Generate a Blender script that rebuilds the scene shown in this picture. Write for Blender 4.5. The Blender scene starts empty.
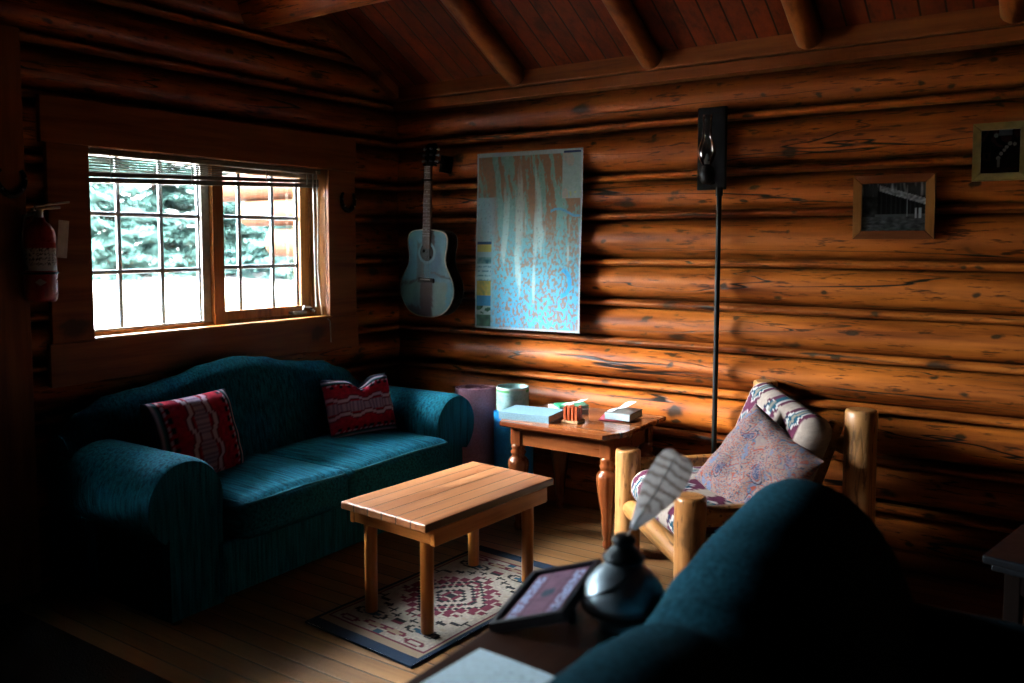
import bpy, bmesh, math, random
from mathutils import Vector, Matrix, noise as mn
random.seed(7)
PI = math.pi
scn = bpy.context.scene
COL = scn.collection

# ------------------------------------------------------------------ colour
def lin(c):
    return c/12.92 if c <= .04045 else ((c+.055)/1.055)**2.4
ALB = .58     # hex colours scaled darker so bounced light drops and shade deepens
def hx(s, a=1.0):
    s = s.lstrip('#')
    return (ALB*lin(int(s[0:2], 16)/255), ALB*lin(int(s[2:4], 16)/255), ALB*lin(int(s[4:6], 16)/255), a)
def mix(a, b, t):
    t = max(0., min(1., t))
    return tuple(a[i]+(b[i]-a[i])*t for i in range(4))
def n3(x, y, z=0.):
    return mn.noise(Vector((x, y, z)))
def fbm(x, y, z=0., o=4):
    s = 0; a = 1; t = 0
    for i in range(o):
        s += a*n3(x, y, z+i*7.3); t += a; a *= .5; x *= 2.03; y *= 2.03
    return s/t
def sstep(a, b, x):
    t = max(0., min(1., (x-a)/(b-a))); return t*t*(3-2*t)

# ------------------------------------------------------------------ node helper
class NT:
    def __init__(s, name):
        s.m = bpy.data.materials.new(name); s.m.use_nodes = True
        s.t = s.m.node_tree; s.t.nodes.clear()
        s.out = s.t.nodes.new('ShaderNodeOutputMaterial')
    def n(s, typ, inp=None, **kw):
        nd = s.t.nodes.new('ShaderNode'+typ)
        for k, v in kw.items(): setattr(nd, k, v)
        for k, v in (inp or {}).items():
            sock = nd.inputs[k]
            if isinstance(v, bpy.types.NodeSocket): s.t.links.new(v, sock)
            else: sock.default_value = v
        return nd
    def math(s, op, a, b=0., c=0.):
        return s.n('Math', {0: a, 1: b, 2: c}, operation=op).outputs[0]
    def mixc(s, f, a, b, bt='MIX'):
        nd = s.n('Mix', {0: f, 6: a, 7: b}, data_type='RGBA', blend_type=bt); return nd.outputs[2]
    def ramp(s, f, stops, interp='LINEAR'):
        nd = s.n('ValToRGB', {0: f}); cr = nd.color_ramp; cr.interpolation = interp
        while len(cr.elements) < len(stops): cr.elements.new(.5)
        for e, (p, c) in zip(cr.elements, stops):
            e.position = p; e.color = c if len(c) == 4 else (*c, 1)
        return nd.outputs[0]
    def rng(s, v, a, b, c=0., d=1.):
        return s.n('MapRange', {0: v, 1: a, 2: b, 3: c, 4: d}).outputs[0]
    def finish(s, **p):
        bump = p.pop('bump', None)
        d = {}
        names = {'color': 'Base Color', 'rough': 'Roughness', 'metal': 'Metallic', 'spec': 'Specular IOR Level', 'coat': 'Coat Weight', 'coat_rough': 'Coat Roughness', 'sheen': 'Sheen Weight', 'trans': 'Transmission Weight'}
        for k, v in p.items(): d[names[k]] = v
        b = s.n('BsdfPrincipled', d)
        if bump:
            bn = s.n('Bump', {'Height': bump[0], 'Strength': bump[1], 'Distance': bump[2]})
            s.t.links.new(bn.outputs[0], b.inputs['Normal'])
        s.t.links.new(b.outputs[0], s.out.inputs[0])
        return s.m

def plain(name, color, rough=.5, metal=0., spec=.2, nscale=30., amt=.18, coat=0., bump=.0):
    t = NT(name)
    co = t.n('TexCoord').outputs['Object']
    nz = t.n('TexNoise', {'Vector': co, 'Scale': nscale, 'Detail': 3.}).outputs[0]
    c = hx(color) if isinstance(color, str) else color
    c2 = tuple(x*(1-amt) for x in c[:3])+(1,); c1 = tuple(min(1, x*(1+amt)) for x in c[:3])+(1,)
    return t.finish(color=t.mixc(t.rng(nz, .3, .7), c2, c1), rough=t.rng(nz, .2, .8, max(0, rough-.06), min(1, rough+.06)), metal=metal, spec=spec, coat=coat,
                    bump=(nz, bump, .01) if bump else None)

def wood(name, dark, light, axis='X', rough=.45, grain=14., stretch=.07, knots=0., cracks=0., coat=0., planks=None, plank_axis='Y', spec=.18, tint=.25, bump=.25, knot_scale=3.0):
    """stretched grain along an axis, optional knots, drying cracks, and plank joints"""
    t = NT(name)
    tc = t.n('TexCoord').outputs['Object']
    rnd = t.n('Attribute', attribute_name='rnd').outputs['Fac']
    sc = [1., 1., 1.]; sc['XYZ'.index(axis)] = stretch
    off = t.n('CombineXYZ', {0: t.math('MULTIPLY', rnd, 37.), 1: t.math('MULTIPLY', rnd, 19.), 2: t.math('MULTIPLY', rnd, 53.)}).outputs[0]
    base = t.n('VectorMath', {0: tc, 1: off}, operation='ADD').outputs[0]
    prand = rnd; groove = None
    if planks:
        sep = t.n('SeparateXYZ', {0: tc}).outputs['XYZ'.index(plank_axis)]
        p = t.math('DIVIDE', sep, planks)
        idx = t.math('FLOOR', p)
        fr = t.math('FRACT', p)
        wn = t.n('TexWhiteNoise', {'W': idx}, noise_dimensions='1D')
        prand = wn.outputs['Value']
        edge = t.math('ABSOLUTE', t.math('SUBTRACT', fr, .5))
        groove = t.rng(edge, .44, .475)
        sh = t.n('VectorMath', {0: wn.outputs['Color'], 3: 9.}, operation='SCALE').outputs[0]
        base = t.n('VectorMath', {0: base, 1: sh}, operation='ADD').outputs[0]
    v = t.n('VectorMath', {0: base, 1: tuple(sc)}, operation='MULTIPLY').outputs[0]
    g1 = t.n('TexNoise', {'Vector': v, 'Scale': grain, 'Detail': 5., 'Roughness': .6, 'Distortion': .4}).outputs[0]
    g2 = t.n('TexNoise', {'Vector': v, 'Scale': grain*4.5, 'Detail': 3.}).outputs[0]
    g = t.math('ADD', t.math('MULTIPLY', g1, .7), t.math('MULTIPLY', g2, .3))
    col = t.ramp(g, [(.36, dark), (.5, mix(dark, light, .6)), (.62, light)])
    big = t.n('TexNoise', {'Vector': base, 'Scale': 2.2, 'Detail': 2.}).outputs[0]
    col = t.mixc(t.rng(big, .35, .65, 0., .45), col, mix(dark, light, .25))
    col = t.mixc(t.math('MULTIPLY', prand, tint), col, tuple(x*.55 for x in dark[:3])+(1,))
    h = g
    if knots:
        sk = [knot_scale]*3; sk['XYZ'.index(axis)] = knot_scale*.55
        vk = t.n('VectorMath', {0: base, 1: tuple(sk)}, operation='MULTIPLY').outputs[0]
        wob = t.n('TexNoise', {'Vector': base, 'Scale': 14., 'Detail': 2.}).outputs[1]
        vk = t.n('VectorMath', {0: vk, 1: t.n('VectorMath', {0: wob, 3: .22}, operation='SCALE').outputs[0]}, operation='ADD').outputs[0]
        vo = t.n('TexVoronoi', {'Vector': vk, 'Scale': 1., 'Randomness': 1.}).outputs['Distance']
        ring = t.rng(vo, .13, .30, 1., 0.)
        core = t.rng(vo, .10, .17, 1., 0.)
        col = t.mixc(t.math('MULTIPLY', ring, .45*knots), col, tuple(x*.6 for x in dark[:3])+(1,))
        col = t.mixc(t.math('MULTIPLY', core, .93*knots), col, (.012, .007, .004, 1))
    if knots >= 1:
        vo2 = t.n('TexVoronoi', {'Vector': t.n('VectorMath', {0: vk, 3: 2.3}, operation='SCALE').outputs[0], 'Scale': 1.}).outputs['Distance']
        col = t.mixc(t.rng(vo2, .10, .19, .92, 0.), col, (.012, .007, .004, 1))
    if cracks:
        scv = [2.6]*3; scv['XYZ'.index(axis)] = .16
        vc = t.n('VectorMath', {0: base, 1: tuple(scv)}, operation='MULTIPLY').outputs[0]
        c0 = t.n('TexNoise', {'Vector': vc, 'Scale': 1.5, 'Detail': 4., 'Roughness': .45}).outputs[0]
        line = t.rng(t.math('ABSOLUTE', t.math('SUBTRACT', c0, .5)), .0022, .006, 1., 0.)
        scm = [3.5]*3; scm['XYZ'.index(axis)] = 1.0
        vm = t.n('VectorMath', {0: base, 1: tuple(scm)}, operation='MULTIPLY').outputs[0]
        msk = t.rng(t.n('TexNoise', {'Vector': vm, 'Scale': 1., 'Detail': 1.}).outputs[0], .47, .53)
        line = t.math('MULTIPLY', line, msk)
        # weathered dark flecks running with the grain
        fl = [34.]*3; fl['XYZ'.index(axis)] = 5.
        vf = t.n('VectorMath', {0: base, 1: tuple(fl)}, operation='MULTIPLY').outputs[0]
        fk = t.n('TexNoise', {'Vector': vf, 'Scale': 1.6, 'Detail': 3., 'Roughness': .65}).outputs[0]
        col = t.mixc(t.math('MULTIPLY', t.rng(fk, .565, .65), .8), col, tuple(x*.22 for x in dark[:3])+(1,))
        scv2 = [4.]*3; scv2['XYZ'.index(axis)] = .35
        c1 = t.n('TexNoise', {'Vector': t.n('VectorMath', {0: base, 1: tuple(scv2)}, operation='MULTIPLY').outputs[0], 'Scale': 1.3, 'Detail': 3.}).outputs[0]
        l2 = t.math('MULTIPLY', t.rng(t.math('ABSOLUTE', t.math('SUBTRACT', c1, .47)),   .0015, .005, 1., 0.), t.rng(msk, 0., 1., 1., 0.))
        line = t.math('MAXIMUM', line, l2)
        col = t.mixc(t.math('MULTIPLY', line, cracks), col, (.006, .003, .002, 1))
        h = t.math('SUBTRACT', h, t.math('MULTIPLY', line, 2.))
    if groove is not None:
        col = t.mixc(t.math('MULTIPLY', groove, .95), col, tuple(x*.12 for x in dark[:3])+(1,))
        h = t.math('SUBTRACT', h, t.math('MULTIPLY', groove, 2.))
    return t.finish(color=col, rough=t.rng(g, .3, .7, rough-.07, rough+.08), spec=spec, coat=coat, coat_rough=.2, bump=(h, bump, .006))

def fabric(name, c1, c2, scale=160., axis=None, rough=.95, streak=.5, sheen=0., bump=.35):
    t = NT(name)
    tc = t.n('TexCoord').outputs['Object']
    v = tc
    w = t.n('TexNoise', {'Vector': tc, 'Scale': scale, 'Detail': 2.}).outputs[0]
    s3 = [90., 90., 90.]
    if axis: s3['XYZ'.index(axis)] = 6.
    vs = t.n('VectorMath', {0: tc, 1: tuple(s3)}, operation='MULTIPLY').outputs[0]
    st = t.n('TexNoise', {'Vector': vs, 'Scale': 1., 'Detail': 3.}).outputs[0]
    soft = t.n('TexNoise', {'Vector': tc, 'Scale': 5., 'Detail': 2.}).outputs[0]
    f = t.math('ADD', t.math('MULTIPLY', st, streak), t.math('MULTIPLY', w, 1-streak))
    col = t.mixc(t.rng(f, .35, .65), hx(c1), hx(c2))
    col = t.mixc(t.rng(soft, .3, .7, 0., .25), col, hx(c1))
    return t.finish(color=col, rough=rough, sheen=sheen, spec=.04, bump=(f, bump, .004))

def painted(name, rough=.85, spec=.25, weave=220., bump=.3, coat=0., sheen=0.):
    """pattern carried by the mesh's own colour attribute"""
    t = NT(name)
    a = t.n('Attribute', attribute_name='Col').outputs['Color']
    tc = t.n('TexCoord').outputs['Object']
    w = t.n('TexNoise', {'Vector': tc, 'Scale': weave, 'Detail': 2.}).outputs[0]
    col = t.mixc(t.rng(w, .3, .7, 0., .25), a, t.mixc(.6, a, (.02, .02, .02, 1)))
    return t.finish(color=col, rough=rough, spec=spec, coat=coat, sheen=sheen, bump=(w, bump, .002) if bump else None)

def glass(name, tint=(1, 1, 1, 1), refl=1.0):
    t = NT(name)
    tr = t.n('BsdfTransparent', {'Color': tint}); gl = t.n('BsdfGlossy', {'Color': (1, 1, 1, 1), 'Roughness': .02})
    lw = t.n('Fresnel', {'IOR': 1.45})
    mx = t.n('MixShader', {0: t.math('MULTIPLY', lw.outputs[0], refl), 1: tr.outputs[0], 2: gl.outputs[0]})
    t.t.links.new(mx.outputs[0], t.out.inputs[0])
    return t.m

# ------------------------------------------------------------------ mesh builder
def ortho(d):
    d = Vector(d).normalized()
    a = Vector((0, 0, 1)) if abs(d.z) < .9 else Vector((1, 0, 0))
    u = d.cross(a).normalized(); return u, d.cross(u).normalized()

class MB:
    def __init__(s, M=None):
        s.v = []; s.f = []; s.sm = []; s.c = []; s.r = []; s.M = M; s.rnd = 0.; s.hascol = False
    def add(s, vs, fs, smooth=False, cols=None):
        o = len(s.v)
        for p in vs:
            s.v.append(tuple(s.M @ Vector(p)) if s.M else tuple(p)); s.r.append(s.rnd)
        if cols: s.hascol = True; s.c += list(cols)
        else: s.c += [(1, 1, 1, 1)]*len(vs)
        for f in fs: s.f.append([i+o for i in f]); s.sm.append(smooth)
        return s
    def box(s, lo, hi, bev=0., R=None, seg=2):
        bm = bmesh.new(); bmesh.ops.create_cube(bm, size=1)
        c = [(lo[i]+hi[i])/2 for i in range(3)]; d = [hi[i]-lo[i] for i in range(3)]
        for v in bm.verts: v.co = Vector((v.co.x*d[0], v.co.y*d[1], v.co.z*d[2]))
        if bev: bmesh.ops.bevel(bm, geom=bm.edges[:], offset=min(bev, min(d)*.45), segments=seg, affect='EDGES', profile=.5)
        if R is not None:
            for v in bm.verts: v.co = R @ v.co
        bm.verts.index_update()
        s.add([tuple(v.co+Vector(c)) for v in bm.verts], [[v.index for v in f.verts] for f in bm.faces])
        bm.free(); return s
    def obox(s, c, dims, R, bev=0.):
        return s.box([c[i]-dims[i]/2 for i in range(3)], [c[i]+dims[i]/2 for i in range(3)], bev, R)
    def tube(s, pts, rad, seg=12, caps=True, closed=False, flat=(1, 1), smooth=True):
        pts = [Vector(p) for p in pts]; n = len(pts)
        if not hasattr(rad, '__len__'): rad = [rad]*n
        vs = []; fs = []
        u = None
        for i, p in enumerate(pts):
            if closed: d = pts[(i+1) % n]-pts[i-1]
            else: d = pts[min(i+1, n-1)]-pts[max(i-1, 0)]
            d.normalize()
            if u is None: u, w = ortho(d)
            else:
                u = (u-d*u.dot(d)).normalized(); w = d.cross(u).normalized()
            for k in range(seg):
                a = 2*PI*k/seg; vs.append(p+(u*math.cos(a)*flat[0]+w*math.sin(a)*flat[1])*rad[i])
        for i in range(n if closed else n-1):
            for k in range(seg):
                a, b = i*seg, ((i+1) % n)*seg
                fs.append([a+k, a+(k+1) % seg, b+(k+1) % seg, b+k])
        s.add(vs, fs, smooth)
        if caps and not closed:
            s.add([vs[k] for k in range(seg)], [list(range(seg))[::-1]]); s.add([vs[(n-1)*seg+k] for k in range(seg)], [list(range(seg))])
        return s
    def cyl(s, a, b, r0, r1=None, seg=20, bev=.0):
        a = Vector(a); b = Vector(b); r1 = r0 if r1 is None else r1
        if bev:
            d = (b-a).normalized()
            return s.tube([a, a+d*bev*.3, a+d*bev, b-d*bev, b-d*bev*.3, b], [r0-bev, r0-bev*.3, r0, r1, r1-bev*.3, r1-bev], seg)
        return s.tube([a, b], [r0, r1], seg)
    def lathe(s, prof, c=(0, 0, 0), seg=24, sq=None, caps=True):
        """prof: list of (r, z); sq: {index: True} rings drawn octagonal"""
        vs = []; fs = []; n = len(prof)
        for i, (r, z) in enumerate(prof):
            for k in range(seg):
                a = 2*PI*(k+.5)/seg
                rr = r
                if sq and sq(i):
                    m = 8; b = (a+PI/m) % (2*PI/m)-PI/m; rr = r*math.cos(PI/m)/math.cos(b)
                vs.append((c[0]+rr*math.cos(a), c[1]+rr*math.sin(a), c[2]+z))
        for i in range(n-1):
            for k in range(seg): fs.append([i*seg+k, i*seg+(k+1) % seg, (i+1)*seg+(k+1) % seg, (i+1)*seg+k])
        if caps:
            if prof[0][0] > 1e-4: fs.append(list(range(seg))[::-1])
            if prof[-1][0] > 1e-4: fs.append([(n-1)*seg+k for k in range(seg)])
        s.add(vs, fs, True); return s
    def grid(s, fn, nu, nv, smooth=True, cf=None, closed_u=False):
        vs = []; cs = []
        for j in range(nv+1):
            for i in range(nu+1):
                u, v = i/nu, j/nv; vs.append(fn(u, v))
                if cf: cs.append(cf(u, v))
        W = nu+1
        fs = [[j*W+i, j*W+i+1, (j+1)*W+i+1, (j+1)*W+i] for j in range(nv) for i in range(nu)]
        s.add(vs, fs, smooth, cs or None); return s
    def loft(s, rings, caps=True, smooth=True, closed=True):
        n = len(rings[0]); vs = [p for r in rings for p in r]; fs = []
        for i in range(len(rings)-1):
            for k in range(n if closed else n-1):
                fs.append([i*n+k, i*n+(k+1) % n, (i+1)*n+(k+1) % n, (i+1)*n+k])
        s.add(vs, fs, smooth)
        if caps: s.add(rings[0], [list(range(n))[::-1]]); s.add(rings[-1], [list(range(n))])
        return s
    def rbox(s, c, d, r, crown=(0, 0, 0), n=12, R=None, cf=None, deform=None):
        """soft cushion block: rounded box with bulging faces"""
        idx = {}; vs = []; fs = []; cs = []
        h = [x/2 for x in d]
        def vert(ix, iy, iz):
            k = (ix, iy, iz)
            if k in idx: return idx[k]
            q = [2*a/n-1 for a in k]
            q = [math.copysign(abs(x)**.8, x) for x in q]
            p = [q[i]*h[i] for i in range(3)]
            inn = [max(-h[i]+r, min(h[i]-r, p[i])) for i in range(3)]
            o = Vector([p[i]-inn[i] for i in range(3)])
            if o.length > 1e-9:
                m = max(abs(x) for x in o); o = o.normalized()*min(r, m) if m else o
            w = Vector(inn)+o
            for i in range(3):
                a, b = [k2 for k2 in range(3) if k2 != i]
                w[i] += math.copysign(1, q[i])*abs(q[i])**2*crown[i]*(1-q[a]**2)*(1-q[b]**2)
            if deform: w = Vector(deform(q, w))
            if cf: cs.append(cf(q, w))
            if R is not None: w = R @ w
            idx[k] = len(vs); vs.append(tuple(w+Vector(c))); return idx[k]
        for ax in range(3):
            for side in (0, n):
                for i in range(n):
                    for j in range(n):
                        def mk(a, b):
                            t = [0, 0, 0]; t[ax] = side; t[(ax+1) % 3] = a; t[(ax+2) % 3] = b; return vert(*t)
                        q = [mk(i, j), mk(i+1, j), mk(i+1, j+1), mk(i, j+1)]
                        fs.append(q if side else q[::-1])
        s.add(vs, fs, True, cs or None); return s
    def build(s, name, mat, parent=None, kind=None, label=None):
        me = bpy.data.meshes.new(name)
        M = inv_of(parent)
        vs = [tuple(M @ Vector(p)) for p in s.v] if M else s.v
        me.from_pydata(vs, [], s.f); me.update()
        me.polygons.foreach_set('use_smooth', s.sm)
        at = me.attributes.new('rnd', 'FLOAT', 'POINT'); at.data.foreach_set('value', s.r)
        if s.hascol:
            ca = me.color_attributes.new('Col', 'FLOAT_COLOR', 'POINT')
            ca.data.foreach_set('color', [x for c in s.c for x in c])
        me.materials.append(mat)
        o = bpy.data.objects.new(name, me); COL.objects.link(o)
        if parent: o.parent = parent
        MW[o] = MW.get(parent) if parent else None
        if kind: o['kind'] = kind
        if label: o['label'] = label
        return o
MW = {}
def inv_of(p):
    m = MW.get(p) if p else None
    return m.inverted() if m else None
def thing(name, label, cat, loc, rz=0., group=None):
    o = bpy.data.objects.new(name, None); COL.objects.link(o)
    o.location = loc; o.rotation_euler = (0, 0, rz); o.empty_display_size = .05
    o['label'] = label; o['category'] = cat
    if group: o['group'] = group
    MW[o] = Matrix.Translation(loc) @ Matrix.Rotation(rz, 4, 'Z')
    return o
def tag(o, label, cat, group=None):
    o['label'] = label; o['category'] = cat
    if group: o['group'] = group
    return o
def RX(a): return Matrix.Rotation(a, 3, 'X')
def RY(a): return Matrix.Rotation(a, 3, 'Y')
def RZ(a): return Matrix.Rotation(a, 3, 'Z')
def set_origin(o, p):
    """move a top-level mesh's origin to its base, geometry unchanged"""
    o.data.transform(Matrix.Translation(-Vector(p))); o.location = p; return o

# ------------------------------------------------------------------ materials
LD, LL = hx('#7a3a10'), hx('#d2883e')
M_log = {a: wood('varnished_log_'+a, hx('#5c1c04'), hx('#e87e2c'), a, rough=.42, grain=9., stretch=.09, knots=1., cracks=1., coat=.04, spec=.22, tint=.35, bump=.4, knot_scale=5.) for a in 'XY'}
M_ceil = wood('ceiling_board', hx('#4c1704'), hx('#943d0d'), 'Y', rough=.55, grain=12., stretch=.06, knots=.6, planks=.098, plank_axis='X', tint=.4)
M_pole = wood('rafter_pole', hx('#6f340f'), hx('#b8692a'), 'Y', rough=.45, grain=10., knots=.7, coat=.1)
M_trimX = wood('pine_trim', hx('#6e3513'), hx('#a8622c'), 'Y', rough=.5, grain=10., knots=.8, knot_scale=4.)
M_trimZ = wood('pine_trim_upright', hx('#6e3513'), hx('#a8622c'), 'Z', rough=.5, grain=10., knots=.8, knot_scale=4.)
M_trimB = wood('eave_trim', hx('#6b300c'), hx('#a85c24'), 'X', rough=.5, grain=10., knots=.5)
M_jamb = wood('window_frame_wood', hx('#8a4a1c'), hx('#d08a45'), 'Z', rough=.35, grain=12., coat=.2)
M_floor = wood('floor_board', hx('#6d482b'), hx('#a97c50'), 'X', rough=.38, grain=13., stretch=.05, knots=.25, planks=.083, plank_axis='Y', tint=.45, coat=.15)
M_ctab = wood('pine_coffee_table', hx('#8a4c28'), hx('#c48458'), 'Y', rough=.36, grain=13., stretch=.05, knots=.35, coat=.25, tint=.15, planks=.0752, plank_axis='X')
M_ctabZ = wood('pine_table_leg', hx('#8f4a18'), hx('#c87c38'), 'Z', rough=.35, grain=12., coat=.25)
M_ctabX = wood('pine_table_rail', hx('#8f4a18'), hx('#c87c38'), 'Y', rough=.35, grain=12., knots=.3, coat=.25)
M_ctabE = wood('pine_table_end_rail', hx('#9a5522'), hx('#cf8442'), 'X', rough=.35, grain=12., coat=.25)
M_stab = wood('mahogany_top', hx('#5d2810'), hx('#a9612f'), 'X', rough=.24, grain=10., stretch=.06, coat=.5, planks=.19, plank_axis='Y', tint=.1)
M_stabZ = wood('mahogany_leg', hx('#4b1e0c'), hx('#8f4a22'), 'Z', rough=.28, grain=10., coat=.4)
M_stabX = wood('mahogany_apron', hx('#5a2610'), hx('#9a5428'), 'X', rough=.3, grain=10., coat=.3)
M_cpost = wood('peeled_pine_post', hx('#a0602c'), hx('#dca065'), 'Z', rough=.38, grain=10., knots=.6, cracks=.5, coat=.25, tint=.1)
M_crail = wood('peeled_pine_rail', hx('#8c4f20'), hx('#cf9150'), 'X', rough=.38, grain=10., knots=.5, cracks=.3, coat=.25, tint=.1)
M_dark = wood('dark_walnut', hx('#2a1712'), hx('#4c2e22'), 'Y', rough=.4, grain=10., stretch=.05, coat=.2)
M_black = plain('black_lacquer', '#080b10', .42, spec=.12)
M_blackmat = plain('black_iron', '#101213', .5, metal=.4)
M_teal = fabric('teal_corduroy', '#0b3d4c', '#217c94', axis='Z', streak=.7)
M_tealx = fabric('teal_corduroy_seat', '#0b3d4c', '#217c94', axis='X', streak=.7)
M_tealn = fabric('teal_corduroy_grey', '#123641', '#2a6072', axis='Z', streak=.7)  # greyer teal for the near sofa
M_tealpipe = fabric('teal_piping', '#2b6f80', '#4b95a5', scale=80)
M_wover = painted('woven_textile', .95, .05, 260., .5)
M_paint = painted('printed_paper', .7, .12, 60., .0)
M_map = painted('matte_map', .8, .08, 40., 0.)
M_rug = painted('woven_rug', .95, .1, 300., .7)
M_guitar = painted('painted_reflection_top', .3, .4, 30., .0, coat=.25)
M_white = plain('white_paint', '#c8c4bc', .5)
def slat_mat():
    t = NT('blind_slat'); d = t.n('BsdfDiffuse', {'Color': hx('#cfcabf')}); tl = t.n('BsdfTranslucent', {'Color': hx('#d8d2c4')})
    mx = t.n('MixShader', {0: .45, 1: d.outputs[0], 2: tl.outputs[0]}); t.t.links.new(mx.outputs[0], t.out.inputs[0]); return t.m
M_blind = slat_mat()
M_blindrail = plain('blind_rail', '#7d7263', .5)
M_muntin = plain('grey_muntin', '#c4d4de', .4)
M_glass = glass('window_glass')
M_lampglass = glass('lamp_glass', (.93, .95, .94, 1), 3.)
M_picglass = glass('picture_glass', (.9, .9, .9, 1), .6)
M_steel = plain('brushed_steel', '#b9bcbc', .3, metal=1.)
M_pewter = plain('tarnished_pewter', '#84919a', .38, metal=.9, nscale=14., amt=.35)
M_pewterd = plain('dark_pewter', '#2a2f31', .45, metal=.8)
M_red = plain('red_enamel', '#8e1410', .3, coat=.4)
M_rubber = plain('black_rubber', '#0c0c0d', .6)
M_tagp = plain('paper_tag', '#f0e8da', .8)
M_paper = plain('white_paper', '#d5dde0', .7, amt=.05)
def leaf_mat():
    t = NT('thin_paper'); d = t.n('BsdfDiffuse', {'Color': (.75, .78, .8, 1)}); tl = t.n('BsdfTranslucent', {'Color': (.75, .78, .8, 1)})
    mx = t.n('MixShader', {0: .5, 1: d.outputs[0], 2: tl.outputs[0]}); t.t.links.new(mx.outputs[0], t.out.inputs[0]); return t.m
M_leaf = leaf_mat()
M_pages = plain('book_pages', '#b9ad98', .85, nscale=200.)
M_bookblue = plain('pale_blue_cover', '#7397a8', .6, amt=.2, nscale=150)
M_bookgrey = plain('grey_brown_cover', '#5d5148', .5)
M_bookspine = plain('pale_spine', '#a8bcc4', .5)
M_pinkp = plain('pink_leaflet', '#c8566a', .6)
M_green = plain('green_cover', '#2f9a6c', .5)
M_mauve = plain('mauve_foam', '#cf9ab4', .85, bump=.2, nscale=120)
M_bluem = plain('blue_foam', '#159bea', .8, bump=.2, nscale=120)
M_nut = plain('reddish_blocks', '#a2441f', .4)
M_tray = plain('pale_tray', '#b38a62', .6)
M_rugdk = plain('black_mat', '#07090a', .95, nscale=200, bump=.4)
M_gravel = plain('pale_gravel', (.11, .096, .087, 1), .95, nscale=3., amt=.12)
M_bark = plain('conifer_bark', '#2b221c', .95)
M_needle = plain('conifer_needles', (.026, .054, .046, 1), .9, spec=.1, nscale=2., amt=.45)
M_neck = wood('guitar_neck', hx('#3a2418'), hx('#6d5040'), 'Z', rough=.4, grain=20.)
M_fret = plain('silver_frets', '#c8ccd0', .35, metal=.8)
M_binding = plain('ivory_binding', '#c9c4b4', .4)
M_ebony = plain('ebony', '#0b0908', .3, coat=.4)
M_framew = wood('frame_pine', hx('#5c2a10'), hx('#8a4a20'), 'X', rough=.4, grain=14., coat=.2)
M_framez = wood('frame_pine_upright', hx('#7d4a1c'), hx('#b0763a'), 'Z', rough=.4, grain=14., coat=.2)
M_frameg = plain('antique_gold', '#9c8a56', .4, metal=.5)
M_frdark = plain('dark_rim', '#1d1b20', .35, coat=.3)
M_cream = plain('cream_canvas', '#cdb9a5', .9, nscale=150)

# ------------------------------------------------------------------ room
X1, Y1 = 5.4, -6.4
CZ0, CSL = 2.35, .53
YR = Y1/2
# log rows: (bottom, top); a thin pole fills each seam
SEAMS = [.02, .25, .46, .69, .91, 1.122, 1.337, 1.58, 1.78, 2.045, 2.27, 2.5, 2.73, 2.96, 3.2, 3.44, 3.68, 3.92, 4.16]
def log(mb, ax, a0, a1, off, zc, rz, rx, seed):
    """one peeled log along axis ax ('X' or 'Y'); off = centre on the other axis"""
    mb.rnd = random.random()
    n = max(2, int(abs(a1-a0)/.09)); S = 22
    rings = []
    for i in range(n+1):
        a = a0+(a1-a0)*i/n; ring = []
        w = n3(a*.5, seed*3.1)*.012
        for k in range(S):
            t = 2*PI*k/S
            q = 1+.045*n3(a*1.1, math.cos(t)*1.3+seed*5, math.sin(t)*1.3)+.02*n3(a*5, math.cos(t)*3+seed, math.sin(t)*3)
            p, z = off+rx*q*math.cos(t), zc+w+rz*q*math.sin(t)
            ring.append((a, p, z) if ax == 'X' else (p, a, z))
        rings.append(ring)
    mb.loft(rings)
def logwall(name, ax, a0, a1, off, face, opening=None, ztop=None, mat=None):
    """face=+1: room lies on the positive side of the wall plane"""
    mb = MB(); ctr = off-face*.125
    for i in range(len(SEAMS)-1):
        z0, z1 = SEAMS[i], SEAMS[i+1]
        if ztop and z0 > ztop: break
        zc = (z0+z1)/2; rz = (z1-z0)/2*.86
        segs = [(a0, a1)]
        if ztop is None and z1 > CZ0-.1:    # gable: logs shorten under the rake
            ym = (z0-.03-CZ0)/CSL
            if ym > 0: segs = [(Y1+ym, -ym)] if ym < -YR-.1 else []
        for b0, b1, oz0, oz1 in (opening or ()):
            b0 -= .06; b1 += .06
            if z1 > oz0 and z0 < oz1: segs = [q_ for s0, s1 in segs for q_ in (((s0, b0), (b1, s1)) if s0 < b0 and s1 > b1 else ((s0, s1),))]
        for s0, s1 in segs: log(mb, ax, s0, s1, ctr, zc, rz, .13, i+len(name))
        zf = z0
        sgs = segs
        if opening and not (zf-.03 < opening[0][3] and zf+.03 > opening[0][2]): sgs = [(min(s[0] for s in segs), max(s[1] for s in segs))] if segs else []
        for s0, s1 in sgs:
            log(mb, ax, s0, s1, off-face*.052, zf, .020, .043, i+31)
            log(mb, ax, s0, s1, off-face*.185, zf, .05, .055, i+61)     # added unseen pole, blocks light leaking through the seam
    return mb.build(name, mat or M_log[ax], kind='structure')
WIN = (-1.985, -.61, 1.017, 1.847)
WIN2 = (-3.55, -2.74, 1.017, 1.847)
logwall('wall_back', 'X', -.45, X1+.2, 0., -1, ztop=2.2)
logwall('wall_left', 'Y', Y1-.2, .2, 0., 1, opening=(WIN, WIN2))
M_logd = wood('low_bounce_log', hx('#241008'), hx('#4a2612'), 'Y', rough=.5, knots=1.)  # unseen walls coloured dark to hold down bounced light
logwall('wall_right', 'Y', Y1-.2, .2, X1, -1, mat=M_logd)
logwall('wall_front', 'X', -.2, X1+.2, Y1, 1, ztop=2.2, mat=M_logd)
M_logw = wood('outdoor_log', (.016, .0055, .002, 1), (.036, .0135, .005, 1), 'X', rough=.8, spec=.05, knots=.6, cracks=.6)  # same logs outside, albedo lowered against the strong daylight
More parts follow.
